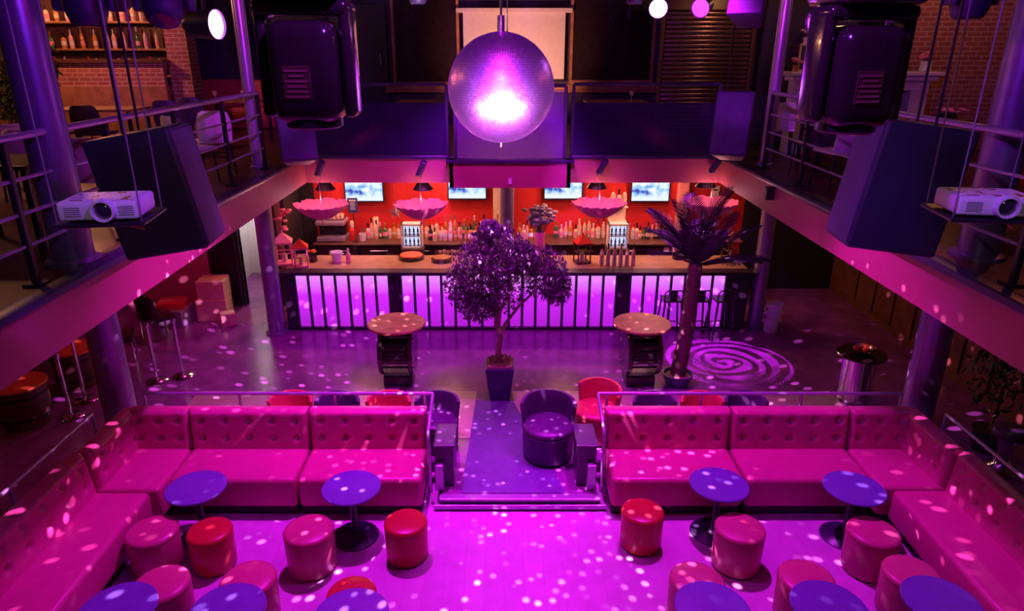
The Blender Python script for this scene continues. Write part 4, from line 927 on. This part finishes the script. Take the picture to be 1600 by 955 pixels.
# unseen spots added to brighten the ball, floating without fixtures
spot('ball_fill_spot', (-1.5, 1.2, 2.5), BC, 2000, (.9, .25, 1.0), 16, .10); spot('ball_fill_spot', (1.5, 1.2, 2.5), BC, 2000, (1.0, .45, 1.0), 16, .10)
spot('ball_fill_spot', (0.1, 3.0, 0.9), BC, 3000, (1.0, .6, 1.0), 20, .12)
for x in (-2.6, 2.8): spot('ball_fill_spot', (x, 3.4, 1.1), BC, 2200, (1.0, .5, 1.0), 18, .12)
spot('ball_fill_spot', (0, 1.2, 6.5), BC, 5200, (.50, .03, 1.0), 16, .3)
for x in (-1.6, -.5, .6, 1.7): spot('ball_fill_spot', (x * .8, .8, 4.2), BC, 420, (.75, .12, 1.0), 14, .05)
# mirror ball specks: unseen spot added below, its cell pattern imitating facet reflections
def nodes_light(o):
    o.data.use_nodes = True; nt = o.data.node_tree; return nt, nt.nodes['Emission']
sp_ = spot('speck_helper_spot', (BC.x, BC.y, BC.z - BR - .10), (BC.x, BC.y - .25, 0), 9000, (1.0, .34, .95), 152, .012, .15)
nt, em = nodes_light(sp_); N = nt.nodes; L = nt.links
tc = N.new('ShaderNodeTexCoord'); vo = N.new('ShaderNodeTexVoronoi'); vo.inputs['Scale'].default_value = 30; vo.inputs['Randomness'].default_value = .95
L.new(tc.outputs['Normal'], vo.inputs['Vector'])
rp = N.new('ShaderNodeMapRange'); rp.inputs[1].default_value = .27; rp.inputs[2].default_value = .17; rp.inputs[3].default_value = 0; rp.inputs[4].default_value = 1
L.new(vo.outputs['Distance'], rp.inputs[0])
no = N.new('ShaderNodeTexNoise'); no.inputs['Scale'].default_value = 3.2; L.new(tc.outputs['Normal'], no.inputs['Vector'])
r2 = N.new('ShaderNodeMapRange'); r2.inputs[1].default_value = .40; r2.inputs[2].default_value = .58; r2.inputs[3].default_value = .06; r2.inputs[4].default_value = 1; L.new(no.outputs['Fac'], r2.inputs[0])
sv = N.new('ShaderNodeSeparateColor'); L.new(vo.outputs['Color'], sv.inputs[0])
mu = N.new('ShaderNodeMath'); mu.operation = 'MULTIPLY'; L.new(rp.outputs[0], mu.inputs[0]); L.new(r2.outputs[0], mu.inputs[1])
m2 = N.new('ShaderNodeMath'); m2.operation = 'MULTIPLY'; L.new(mu.outputs[0], m2.inputs[0]); L.new(sv.outputs[0], m2.inputs[1])
L.new(m2.outputs[0], em.inputs['Strength'])
# rose gobo thrown on the floor by a moving head
RC = onz(1130, 566, ZB)
g = spot('gobo_light', (1.3, 10.5, 6.2), RC, 4200, (.78, .05, 1.0), 17.0, .01, .05)
nt, em = nodes_light(g); N = nt.nodes; L = nt.links
tc = N.new('ShaderNodeTexCoord'); sx = N.new('ShaderNodeSeparateXYZ'); L.new(tc.outputs['Normal'], sx.inputs[0])
def mth(op, a, b=None):
    k = N.new('ShaderNodeMath'); k.operation = op
    for i, q in enumerate((a, b)):
        if q is None: continue
        if isinstance(q, (int, float)): k.inputs[i].default_value = q
        else: L.new(q, k.inputs[i])
    return k.outputs[0]
px = mth('DIVIDE', sx.outputs['X'], sx.outputs['Z']); py = mth('DIVIDE', sx.outputs['Y'], sx.outputs['Z'])
rr = mth('SQRT', mth('ADD', mth('MULTIPLY', px, px), mth('MULTIPLY', py, py))); an = mth('ARCTAN2', py, px)
wob = mth('MULTIPLY', mth('SINE', mth('ADD', mth('MULTIPLY', an, 3.0), mth('MULTIPLY', rr, 60.0))), .9)
ph = mth('ADD', mth('ADD', mth('MULTIPLY', rr, 190.0), an), wob)
pet = mth('GREATER_THAN', mth('SINE', ph), -.15)
L.new(mth('ADD', mth('MULTIPLY', pet, .95), .05), em.inputs['Strength'])
# ------------------------------------------------------------------ lighting truss and fixtures
def pipe(y, z, x0, x1, label):
    t = thing('lighting_bar', ((x0 + x1) / 2, y, z), 0, label, 'lighting bar'); w = (x1 - x0) / 2
    MB().cyl((-w, 0, 0), (w, 0, 0), .03, n=12).build('tube', 'black_plastic', t, 40)
    for x in (-w * .8, w * .8): MB().cyl((x, 0, 0), (x, 0, 7.0 - z), .012, n=8).build('drop_rod', 'black_plastic', t)
pipe(3.2, 5.55, -1.5, 2.0, 'black lighting bar nearest the camera carrying the two big moving heads')
pipe(5.4, 5.86, -3.6, 3.6, 'black lighting bar behind the big moving heads')
pipe(8.2, 5.98, -2.9, 3.0, 'black lighting bar behind the mirror ball')
def make_big_head():
    t = thing('moving_head', (0, 0, 0), 0, 'x', 'stage light', 'big moving head lights')   # origin = clamp on the bar
    MB().rbox((0, 0, -.22), (.40, .34, .22), .03, 3).build('base', 'black_gloss', t, 45)
    MB().cyl((0, 0, -.12), (0, 0, .0), .03, n=12).build('clamp', 'black_plastic', t, 40)
    MB().rbox((0.02, -.172, -.25), (.22, .012, .07), .006, 1).build('display', 'display_glow', t)
    for k in range(3): MB().cyl((.15 + .0 * k, -.17, -.20 - .04 * k), (.15, -.182, -.20 - .04 * k), .010, n=8).build('button', 'led_orange' if k == 1 else 'steel', t)
    MB().rbox((0, 0, -.36), (.44, .20, .06), .025, 3).build('yoke_bridge', 'black_gloss', t, 45)
    for s in (-1, 1): MB().rbox((s * .195, 0, -.58), (.055, .17, .46), .024, 3).build('yoke_arm', 'black_gloss', t, 45)
    hd = MB().rbox((0, 0, -.62), (.32, .32, .42), .07, 4).build('head', 'black_gloss', t, 45)
    MB().lathe([(0, -.86), (.12, -.86), (.135, -.85), (.135, -.80), (0, -.80)], 28).build('lens_ring', 'black_plastic', hd, 45)
    lb = MB().rbox((-.02, -.162, -.66), (.13, .006, .14), .002, 1).build('warning_plate', 'label_plate', hd)
    for k in range(6): MB().box((-.02, -.167, -.61 - k * .021), ((.11, .07, .11, .09, .10, .11)[k], .003, .009)).build('text_line', 'label_tan', lb)
    return t
mat('display_glow', (.10, .04, .02), .3, emit=(.35, .09, .02), estr=.5); mat('label_plate', (.09, .035, .02), .5, var=0); 
bh = make_big_head(); bh.location = (-0.86, 3.2, 5.52); bh.scale = (.92, 1, 1); bh['label'] = 'big black moving head hanging left of the mirror ball'
dup(bh, (1.55, 3.2, 5.50), 0.10, 'big black moving head hanging at the upper right')
def make_scan():
    t = thing('moving_head', (0, 0, 0), 0, 'x', 'stage light', 'small moving head lights')
    MB().rbox((0, 0, -.12), (.26, .24, .14), .03, 3).build('base', 'black_plastic', t, 45); MB().cyl((0, 0, -.06), (0, 0, .01), .025, n=10).build('clamp', 'black_plastic', t, 40)
    for s in (-1, 1): MB().rbox((s * .135, 0, -.30), (.035, .10, .28), .014, 3).build('yoke_arm', 'speaker', t, 45)
    h = MB().lathe([(0, .10), (.07, .10), (.10, .06), (.105, -.06), (.085, -.12), (.07, -.13), (0, -.13)], 24).build('head', 'speaker', t, 45); h.location = (0, 0, -.38)
    l = MB().lathe([(0, -.129), (.066, -.129), (.066, -.135), (0, -.137)], 24).build('lens', 'dark_glass', h, 45)
    return t
ss = make_scan(); ss.location = (-.95, 8.2, 5.96); ss['label'] = 'small moving head hanging left above the projection screen'; ss.rotation_euler = (0, 0, .3)
def sc_at(u, v, y, z, lab, rz=0, s=1.0, tilt=None):
    p = ony(u, v, y); r = dup(ss, (p.x, y, z), rz, lab, scale=s)
    for c in r.children:
        if c.name.startswith('head') and tilt: c.rotation_euler = tilt
    return r
sc_at(990, 40, 8.2, 5.96, 'small moving head hanging right above the dark bay', -.3)
sc_at(146, 70, 5.4, 5.84, 'moving head with violet side, leftmost on the second bar', .2, 1.35)
sc_at(185, 20, 7.0, 5.95, 'moving head partly cut by the top edge at the left', -.2, 1.2, (.7, 0, 0))
sc_at(268, 70, 5.4, 5.84, 'moving head left of the bright violet lamp', .1, 1.35, (-.6, 0, 0))
sc_at(1502, 70, 5.4, 5.84, 'dark moving head beside the right thick column', .2, 1.25)
sc_at(868, 10, 8.2, 6.02, 'short moving head above the right edge of the screen', 0, .85)
for x in (ony(146, 70, 5.4).x, ony(268, 70, 5.4).x): pass
# par lamps that shine
def par(u, v, y, lab, m, to, s=1.0, power=0):
    p = ony(u, v, y); t = thing('par_lamp', p, 0, lab, 'stage light', scale=s); t.rotation_euler = (Vector(to) - p).to_track_quat('-Z', 'Y').to_euler()
    MB().lathe([(0, .16), (.05, .16), (.09, .10), (.10, -.08), (.105, -.09), (.095, -.09), (.085, .0), (0, .0)], 28).build('can', 'black_plastic', t, 45)
    MB().lathe([(0, -.05), (.092, -.055), (.092, -.07), (.05, -.082), (0, -.086)], 28).build('lens', m, t, 50)
    k = MB(); q = (t.rotation_euler.to_matrix().inverted() @ Vector((0, 0, 1))) ; k.tube([q * .09, q * .25, q * (7.0 - p.z) / s], .012, 6); k.build('hanging_rod', 'black_plastic', t)
    return t
par(1028, 13, 8.0, 'bright round lamp shining at the upper right', 'lamp_white', (0.4, 0, 4.9), 1.0)
par(1098, 10, 8.0, 'violet lamp with magenta reflector right of the bright round lamp', 'lamp_magenta', (-1.5, 2, 3.5), 1.0)
par(322, 38, 5.6, 'bright elongated violet lamp at the upper left', 'lamp_white', (1.5, 4.6, 5.1), 1.1)
par(1284, 34, 5.6, 'violet lamp glowing behind the big right moving head', 'lamp_magenta', (0.2, 4.6, 4.6), 0.85)
# ------------------------------------------------------------------ loudspeakers
def speaker(p, w, h, d, rot, lab, rodz=None):
    t = thing('loudspeaker', p, 0, lab, 'loudspeaker', rot=rot)
    MB().rbox((0, 0, 0), (w, d, h), .025, 3, None, lambda c: Vector((c.x * (1.0 if c.y < 0 else .62), c.y, c.z))).build('cabinet', 'speaker', t, 40)
    MB().rbox((0, -d / 2 - .004, 0), (w * .90, .02, h * .93), .008, 2).build('grille', 'grille', t, 40)
    q = t.rotation_euler.to_matrix().inverted(); up = q @ Vector((0, 0, 1))
    b = MB()
    for s in (-1, 1):
        a = Vector((s * w * .30, 0.02, h / 2 - .02)); b.tube([a, a + up * .5, a + up * (7.0 - p[2] - h * .3)], .010, 6)
    b.build('hanging_rods', 'black_plastic', t)
    return t
a = ony(243, 300, 4.9); speaker(a, .46, .86, .62, (R(-10), R(0), R(96)), 'big loudspeaker hanging in front of the left balcony')
a = ony(1408, 292, 4.9); speaker(a, .46, .90, .66, (R(-8), 0, R(-96)), 'big loudspeaker hanging in front of the right balcony')
a = ony(462, 212, 9.6); speaker(a, .50, .75, .45, (R(-16), 0, R(22)), 'loudspeaker hanging at the left end of the balcony above the bar')
a = ony(1146, 198, 9.6); speaker(a, .50, .85, .50, (R(-16), 0, R(-24)), 'loudspeaker hanging at the right end of the balcony above the bar')
a = ony(1172, 8, 7.4); speaker(a, .36, .34, .36, (R(-20), 0, R(-30)), 'small loudspeaker at the top edge right of the shutter')
# ------------------------------------------------------------------ projectors on hanging trays
def projector(u, v, y, rz, lab, labt):
    p = ony(u, v, y)
    tr = thing('hanging_tray', (p.x, y, p.z - .075), rz, labt, 'shelf')
    MB().rbox((0, .02, 0), (.42, .36, .02), .006, 1).build('plate', 'black_plastic', tr)
    for x in (-.19, .19):
        for yy in (-.13, .18): MB().cyl((x, yy, 0), (x, yy, 7.0 - p.z + .075), .004, n=6).build('wire', 'wire', tr)
    MB().tube([(.12, .05, -.01), (.15, 0, -.06), (.1, -.05, -.03)], .006, 6).build('cable', 'yellow', tr)
    t = thing('projector', (p.x, y, p.z - .0645), rz, lab, 'projector')
    MB().rbox((0, 0, .055), (.36, .27, .09), .014, 3).build('casing', 'projector_white', t, 40)
    MB().rbox((0, .01, .101), (.30, .20, .004), .002, 1).build('blotched_lid', 'lid_reflection', t)
    l = MB().lathe([(0, 0), (.058, 0), (.060, .012), (.052, .035), (.044, .035), (.042, .012), (0, .012)], 28, rot=(PI / 2, 0, 0)).build('lens_ring', 'projector_white', t, 45); l.location = (.03, -.128, .058)
    g_ = MB().lathe([(0, .014), (.040, .014), (.030, .024), (0, .028)], 24, rot=(PI / 2, 0, 0)).build('lens', 'dark_glass', l, 50)
    for x in (-.11, .13):
        for k in range(5): MB().box((x, -.137, .035 + k * .010), (.07, .003, .004)).build('vent', 'steel', t)
    for x in (-.13, .13): MB().cyl((x, -.05, -.002), (x, -.05, .014), .014, n=10).build('foot', 'black_plastic', t)
m = mat('lid_reflection', (.78, .70, .74), .4, var=0); N = m.node_tree.nodes; L = m.node_tree.links; no = N.new('ShaderNodeTexNoise'); no.inputs['Scale'].default_value = 16; no.inputs['Detail'].default_value = 2  # red and brown blotches: a floral reflection painted into the lid colour
L.new(N['Texture Coordinate'].outputs['Object'], no.inputs['Vector']); rp = N.new('ShaderNodeValToRGB'); rp.color_ramp.interpolation = 'CONSTANT'; e = rp.color_ramp.elements; e[0].position = 0; e[0].color = (.78, .70, .74, 1); e[1].position = .55; e[1].color = (.16, .03, .03, 1); k = e.new(.66); k.color = (.65, .10, .06, 1)
L.new(no.outputs['Fac'], rp.inputs['Fac']); L.new(rp.outputs['Color'], N['Principled BSDF'].inputs['Base Color'])
projector(168, 318, 3.35, R(9), 'white projector with red reflections painted on its lid on the left hanging tray', 'black wire hung tray under the left projector')
projector(1540, 312, 3.35, R(-9), 'white projector on the right hanging tray', 'black wire hung tray under the right projector')
for x, c in ((-1.9, -2), (2.5, 2)): spot('projector_fill_light', (x * .45, .6, 6.0), (x, 3.35, 4.3), 40, (1.0, .75, 1.0), 30, .1)
# ------------------------------------------------------------------ upstairs back
a = ony(723, 20, 16.30); b = ony(881, 124, 16.30)
scn = thing('projection_screen', ((a.x + b.x) / 2, 16.34, b.z), 0, 'white projection screen on the upper back wall behind the mirror ball', 'screen')
hh = a.z - b.z; ww = b.x - a.x
MB().box((0, 0, hh / 2), (ww, .02, hh)).build('sheet', 'white', scn); MB().rbox((0, 0, -.02), (ww + .06, .04, .05), .008, 1).build('bottom_bar', 'black_plastic', scn); MB().rbox((0, -.02, hh + .05), (ww + .3, .12, .10), .015, 2).build('roller_case', 'white', scn)
spot('screen_lamp', (.2, 14.2, 4.35), (.2, 16.4, 4.9), 260, (1.0, .36, .24), 90, .1)
# roller shutter, slat by slat
a = ony(1040, 28, 14.5); b = ony(1165, 130, 14.5)
sh = thing('roller_shutter', ((a.x + b.x) / 2, 14.5, ZS1), 0, 'ribbed metal roller shutter at the upper right', 'shutter'); ww = b.x - a.x
for k in range(27): MB().lathe([(.012, -ww / 2), (.04, -ww / 2 + .001), (.04, ww / 2 - .001), (.012, ww / 2)], 8, (0, 0, .08 + k * .085), (0, PI / 2, 0)).build('slat', 'shutter_metal', sh, 60) if False else MB().rbox((0, 0, .08 + k * .085), (ww, .05, .080), .022, 2).build('slat', 'shutter_metal', sh, 60)
for s in (-1, 1): MB().rbox((s * (ww / 2 + .04), 0, 1.18), (.07, .10, 2.36), .01, 1).build('guide_rail', 'wood_dark', sh)
MB().rbox((0, .0, 2.46), (ww + .15, .3, .26), .02, 2).build('housing', 'wood_dark', sh)
spot('shutter_lamp', (4.3, 13.2, 5.9), (4.0, 14.5, 4.8), 26, WARM, 100, .05)
# left: brick bar with bottles
yb = 13.2; a = ony(85, 98, yb); b = ony(262, 152, yb)
wb = struct('wall_brick_left', MB().b2(-9.6, b.x, yb, yb + .12, ZS1, a.z), 'brick', 'brick bar front on the left balcony', 'wall')
MB().b2(-9.6, b.x + .03, yb - .06, yb, ZS1, ony(150, 135, yb).z).build('wainscot', 'wood', wb); MB().b2(-9.6, b.x + .05, yb - .08, yb + .5, a.z, a.z + .05).build('bar_top', 'wood_dark', wb)
struct('wall_brick_return', MB().b2(b.x + .02, b.x + .42, yb + .2, yb + .6, ZS1, 6.6), 'brick', 'brick pier at the end of the left balcony bar', 'wall')
shf = thing('bottle_shelf', (-7.9, 14.6, ZS1), 0, 'lit shelves of bottles behind the left balcony bar', 'shelf')
for z in (1.12, 1.62, 2.12): MB().rbox((0, 0, z), (3.0, .3, .04), .006, 1).build('shelf', 'wood', shf)
MB().box((0, .17, 1.4), (3.0, .03, 2.8)).build('back_panel', 'wood_dark', shf)
for x in (-1.48, 0, 1.48): MB().box((x, 0, 1.2), (.05, .3, 2.4)).build('upright', 'wood_dark', shf)
for z in (1.14, 1.64, 2.14):
    for k in range(13): bottle(random.randrange(4), random.choice(GL), (-9.2 + k * .21 + random.uniform(-.03, .03) + (.05 if abs(k * .21 - 1.3) < .06 else 0), 14.55, ZS1 + z), ORD[k] + ' bottle from the left on the ' + {1.14: 'lowest', 1.64: 'middle', 2.14: 'top'}[z] + ' shelf of the left balcony bar', {1.14: 'lowest', 1.64: 'middle', 2.14: 'top'}[z] + ' shelf bottles upstairs', 1.15)
for x in (-8.8, -7.6): point('shelf_lamp', (x, 14.2, 6.1), 22, WARM, .05)
point('warm_lamp', (-7.6, 12.0, 6.0), 130, (1.0, .30, .16), .1); point('warm_lamp', (-6.4, 7.6, 6.2), 60, (1.0, .40, .15), .1)
# climbing plant at the far left
p = ony(30, 120, 9.0); t = thing('potted_shrub', (p.x, 9.0, ZS1), 0, 'tall leafy plant at the left end of the balcony', 'plant'); rnd = random.Random(9)
MB().lathe([(0, 0), (.16, 0), (.22, .35), (.2, .35), (0, .3)], 20).build('pot', 'wood_dark', t, 45); MB().tube([(0, 0, .3), (.03, 0, 1), (0, 0, 2)], .02, 6).build('stem', 'palm_bark', t)
f = leaf_cloud([((0, 0, 1.5), (.5, .4, .7)), ((-.1, 0, 1.0), (.35, .35, .4))], 1300, .06, rnd).build('foliage', 'leaf_green', t); f['kind'] = 'stuff'
# chairs upstairs
def make_shell(m):
    t = thing('shell_chair', (0, 0, 0), 0, 'x', 'chair', 'shell chairs upstairs')
    MB().rbox((0, -.02, .45), (.44, .44, .04), .018, 3).build('seat', m, t, 50)
    vs = []; n = 10
    for j, (z, y, w_) in enumerate(((.44, .20, .21), (.58, .235, .22), (.74, .26, .215), (.84, .275, .18), (.87, .28, .13))):
        for i in range(n + 1): x = (i / n * 2 - 1); vs.append((x * w_, y - .06 * x * x, z))
    k = len(vs); fs = [(j * (n + 1) + i, j * (n + 1) + i + 1, (j + 1) * (n + 1) + i + 1, (j + 1) * (n + 1) + i) for j in range(4) for i in range(n)]
    vs += [(x, y + .025, z) for x, y, z in vs]; fs += [tuple(q + k for q in reversed(f)) for f in fs]
    ed = [i for i in range(n + 1)] + [j * (n + 1) + n for j in range(1, 5)] + [4 * (n + 1) + i for i in range(n - 1, -1, -1)] + [j * (n + 1) for j in range(3, 0, -1)]
    fs += [(ed[i], ed[(i + 1) % len(ed)], ed[(i + 1) % len(ed)] + k, ed[i] + k) for i in range(len(ed))]
    MB().add(vs, fs).build('backrest', m, t, 50)
    for x in (-.18, .18):
        for y in (-.18, .16): MB().cyl((x * 1.15, y * 1.15, 0), (x, y, .44), .014, n=8).build('leg', 'black_plastic', t, 40)
    return t
ch = make_shell('white'); cd = make_shell('tub_dark'); cp = make_shell('cream'); F1 = [False]; F2 = [False]; F3 = [False]
def chair_up(k, u, v, rz, lab):
    p = Vector((u, v, ZS1 + .001)); place((ch, cd, cp)[k], (F1, F2, F3)[k], p, rz, lab)
CH = [(0, -4.0, 9.62, PI + .5, 'white shell chair behind the left railing, brightly lit'), (0, -3.99, 8.85, PI - .6, 'white shell chair turned away beside the brightly lit one'),
      (1, -6.75, 10.55, PI, 'dark shell chair at the long table, nearest the thick left column'), (1, -6.15, 10.55, PI, 'second dark shell chair at the long left table'), (1, -5.45, 11.6, PI, 'third dark shell chair beside the long left table'), (1, -5.35, 12.3, PI, 'dark shell chair farthest back on the left balcony'),
      (2, -5.55, 7.95, PI + .4, 'cream shell chair with tall back at the left picture edge'), (2, -5.0, 7.45, PI, 'cream shell chair left of the thick left column'), (2, -3.95, 6.75, PI, 'cream shell chair right of the thick left column'),
      (0, 4.35, 11.1, PI - .3, 'white shell chair behind the slim right pole'), (1, 4.95, 11.0, PI, 'dark shell chair at the right balcony table'), (0, 4.16, 8.6, PI + .2, 'pink lit shell chair left of the big right loudspeaker'), (1, 4.15, 9.3, PI, 'dark shell chair behind the right railing')]
for c in CH: chair_up(*c)
p = onz(1582, 238, ZS1 + .87); q = make_shell('orange'); q.location = (4.85, 6.5, ZS1 + .001); q.rotation_euler = (0, 0, 2.6); q['label'] = 'orange shell chair at the right picture edge'
# tables upstairs
def table_up(u, v, sx, sy, lab, m='wood', rz=0):
    p = Vector((u, v, 0)); t = thing('dining_table', (p.x, p.y, ZS1 + .001), rz, lab, 'table', 'wooden tables upstairs')
    MB().rbox((0, 0, .73), (sx, sy, .04), .012, 2).build('table_top', m, t)
    for x in (-1, 1):
        for y in (-1, 1): MB().rbox((x * (sx / 2 - .06), y * (sy / 2 - .06), .355), (.05, .05, .71), .006, 1).build('leg', 'black_plastic', t)
    return p
table_up(-6.5, 11.4, 1.3, .7, 'long wooden table beside the brick bar on the left balcony'); table_up(-5.0, 13.2, 1.1, .8, 'wooden table left of the slim left pole'); table_up(-4.35, 5.95, .9, .7, 'wooden table at the left picture edge on the balcony', 'wood_dark')
table_up(4.95, 10.05, 1.2, .8, 'wooden table under the big right moving head'); table_up(-1.48, 12.9, .9, .7, 'wooden table behind the dark glass left of the mirror ball'); table_up(2.02, 13.0, 1.1, .7, 'wooden table behind the dark glass right of the mirror ball')
for x, y, lab in ((-4.8, 13.1, 'wine glass on the table left of the slim left pole'), (-5.25, 12.95, 'wine glass at the near edge of that left table'), (-6.2, 11.3, 'wine glass on the long left table'), (2.3, 12.9, 'wine glass on the table behind the right dark glass')):
    tag(MB().lathe([(0, 0), (.035, 0), (.035, .004), (.006, .01), (.005, .08), (.035, .11), (.04, .17), (.034, .17), (.03, .11), (0, .085)], 12).build('wine_glass', 'clear_glass', None, 50, (x, y, ZS1 + .752)), lab, 'glass')
# banquette behind the left tables, right sofas
p = ony(345, 140, 15.7); t = thing('banquette', (p.x, 15.7, ZS1), 0, 'long reddish banquette at the back of the left balcony', 'bench'); MB().rbox((0, 0, .22), (2.4, .6, .44), .04, 3).build('seat', 'tub_red', t, 45); MB().rbox((0, .26, .62), (2.4, .14, .75), .05, 3).build('backrest', 'tub_red', t, 45)
# mantel on the right
ym = 11.6; a = ony(1228, 112, ym); b = ony(1466, 112, ym)
mn = thing('mantelpiece', ((a.x + b.x) / 2, ym, ZS1), 0, 'white mantelpiece on the right balcony behind the big moving head', 'mantel'); ww = b.x - a.x; zt = a.z - ZS1
MB().rbox((0, 0, zt - .03), (ww, .42, .06), .012, 2).build('top', 'white', mn); MB().rbox((0, .02, zt - .10), (ww - .12, .36, .08), .02, 2).build('moulding', 'white', mn); MB().rbox((0, .05, zt - .21), (ww - .28, .28, .16), .01, 1).build('frieze', 'white', mn)
for s in (-1, 1): MB().rbox((s * (ww / 2 - .28), .05, (zt - .28) / 2), (.28, .28, zt - .28), .01, 1).build('pilaster', 'white', mn)
MB().box((0, .15, (zt - .28) / 2), (ww - .8, .04, zt - .28)).build('hearth_back', 'black_wall', mn)
p = ony(1262, 112, ym); fr_ = thing('picture_frame', (p.x, ym + .05, a.z), -.15, 'cream empty picture frame on the mantelpiece', 'frame')
for x in (-.14, .14): MB().rbox((x, 0, .21), (.03, .03, .42), .005, 1).build('frame_side', 'cream', fr_)
for z in (.015, .405): MB().rbox((0, 0, z), (.31, .03, .03), .005, 1).build('frame_rail', 'cream', fr_)
MB().box((0, .008, .21), (.26, .008, .38)).build('backing', 'violet_wall', fr_)
vase(1241, 0, 'pink and cream flowers left of the picture frame', .05, .10, 'gold', 'pink', 12, .10, .12, .035, base=Vector((ony(1241, 110, ym).x, ym - .05, a.z)))
vase(1445, 0, 'white pot of pale flowers at the right end of the mantelpiece', .09, .16, 'white', 'pink', 10, .12, .12, .04, base=Vector((ony(1445, 110, ym).x, ym, a.z)))
p = ony(1262, 60, ym + .9); struct('wall_mantel', MB().b2(a.x - .1, b.x - 1.0, ym + .9, ym + 1.0, ZS1, 7.0), 'black_wall', 'dark wall behind the mantelpiece', 'wall')
kk = thing('wall_shelf', (ony(1258, 70, ym + .8).x, ym + .78, ony(1258, 70, ym + .8).z - .02), 0, 'small wall shelf above the picture frame', 'shelf'); MB().rbox((0, 0, 0), (.4, .22, .03), .005, 1).build('board', 'wood_dark', kk); MB().box((0, .09, -.06), (.3, .04, .1)).build('bracket', 'wood_dark', kk)
vase(1258, 0, 'small flower pot on the wall shelf above the picture frame', .06, .12, 'cream', 'cream', 10, .12, .13, .04, base=Vector((kk.location.x, ym + .77, kk.location.z + .016)))
ar = struct('wall_brick_right', MB().b2(b.x - .25, 9.6, ym + .45, ym + .6, ZS1, 5.9), 'brick', 'brick wall right of the mantelpiece', 'wall')
point('warm_lamp', (b.x + .1, ym - .7, 6.3), 16, (1.0, .34, .12), .08); point('warm_lamp', (a.x + .3, ym - .6, 6.3), 14, (1.0, .55, .25), .08); point('warm_lamp', (6.6, 8.0, 6.3), 30, (1.0, .2, .12), .1)
p = ony(1452, 148, 9.6); t = thing('round_table', (p.x + .3, 9.6, ZS1), 0, 'round dark table with decorations in front of the right brick wall', 'table'); MB().lathe([(0, .72), (.36, .72), (.37, .74), (.36, .76), (0, .76)], 32).build('table_top', 'wood_dark', t, 40); MB().cyl((0, 0, .02), (0, 0, .72), .04, n=12).build('stem', 'black_plastic', t, 40); MB().lathe([(0, 0), (.24, 0), (.24, .02), (0, .03)], 24).build('base', 'black_plastic', t, 40)
vase(1462, 0, 'low bowl of violet flowers on the round dark table', .12, .06, 'dark_glass', 'pink', 14, .22, .06, .035, base=Vector((p.x + .3, 9.6, ZS1 + .761)))
# lights for the lower sides
point('low_lamp', (-6.2, 6.4, 2.5), 10, (1.0, .10, .10), .1); point('low_lamp', (5.9, 11.0, 2.6), 7, (1.0, .28, .06), .1); point('low_lamp', (-5.3, 10.9, 2.7), 40, (1.0, .03, .40), .1); point('low_lamp', (6.3, 7.4, 2.7), 2.5, (.7, .7, .9), .05)
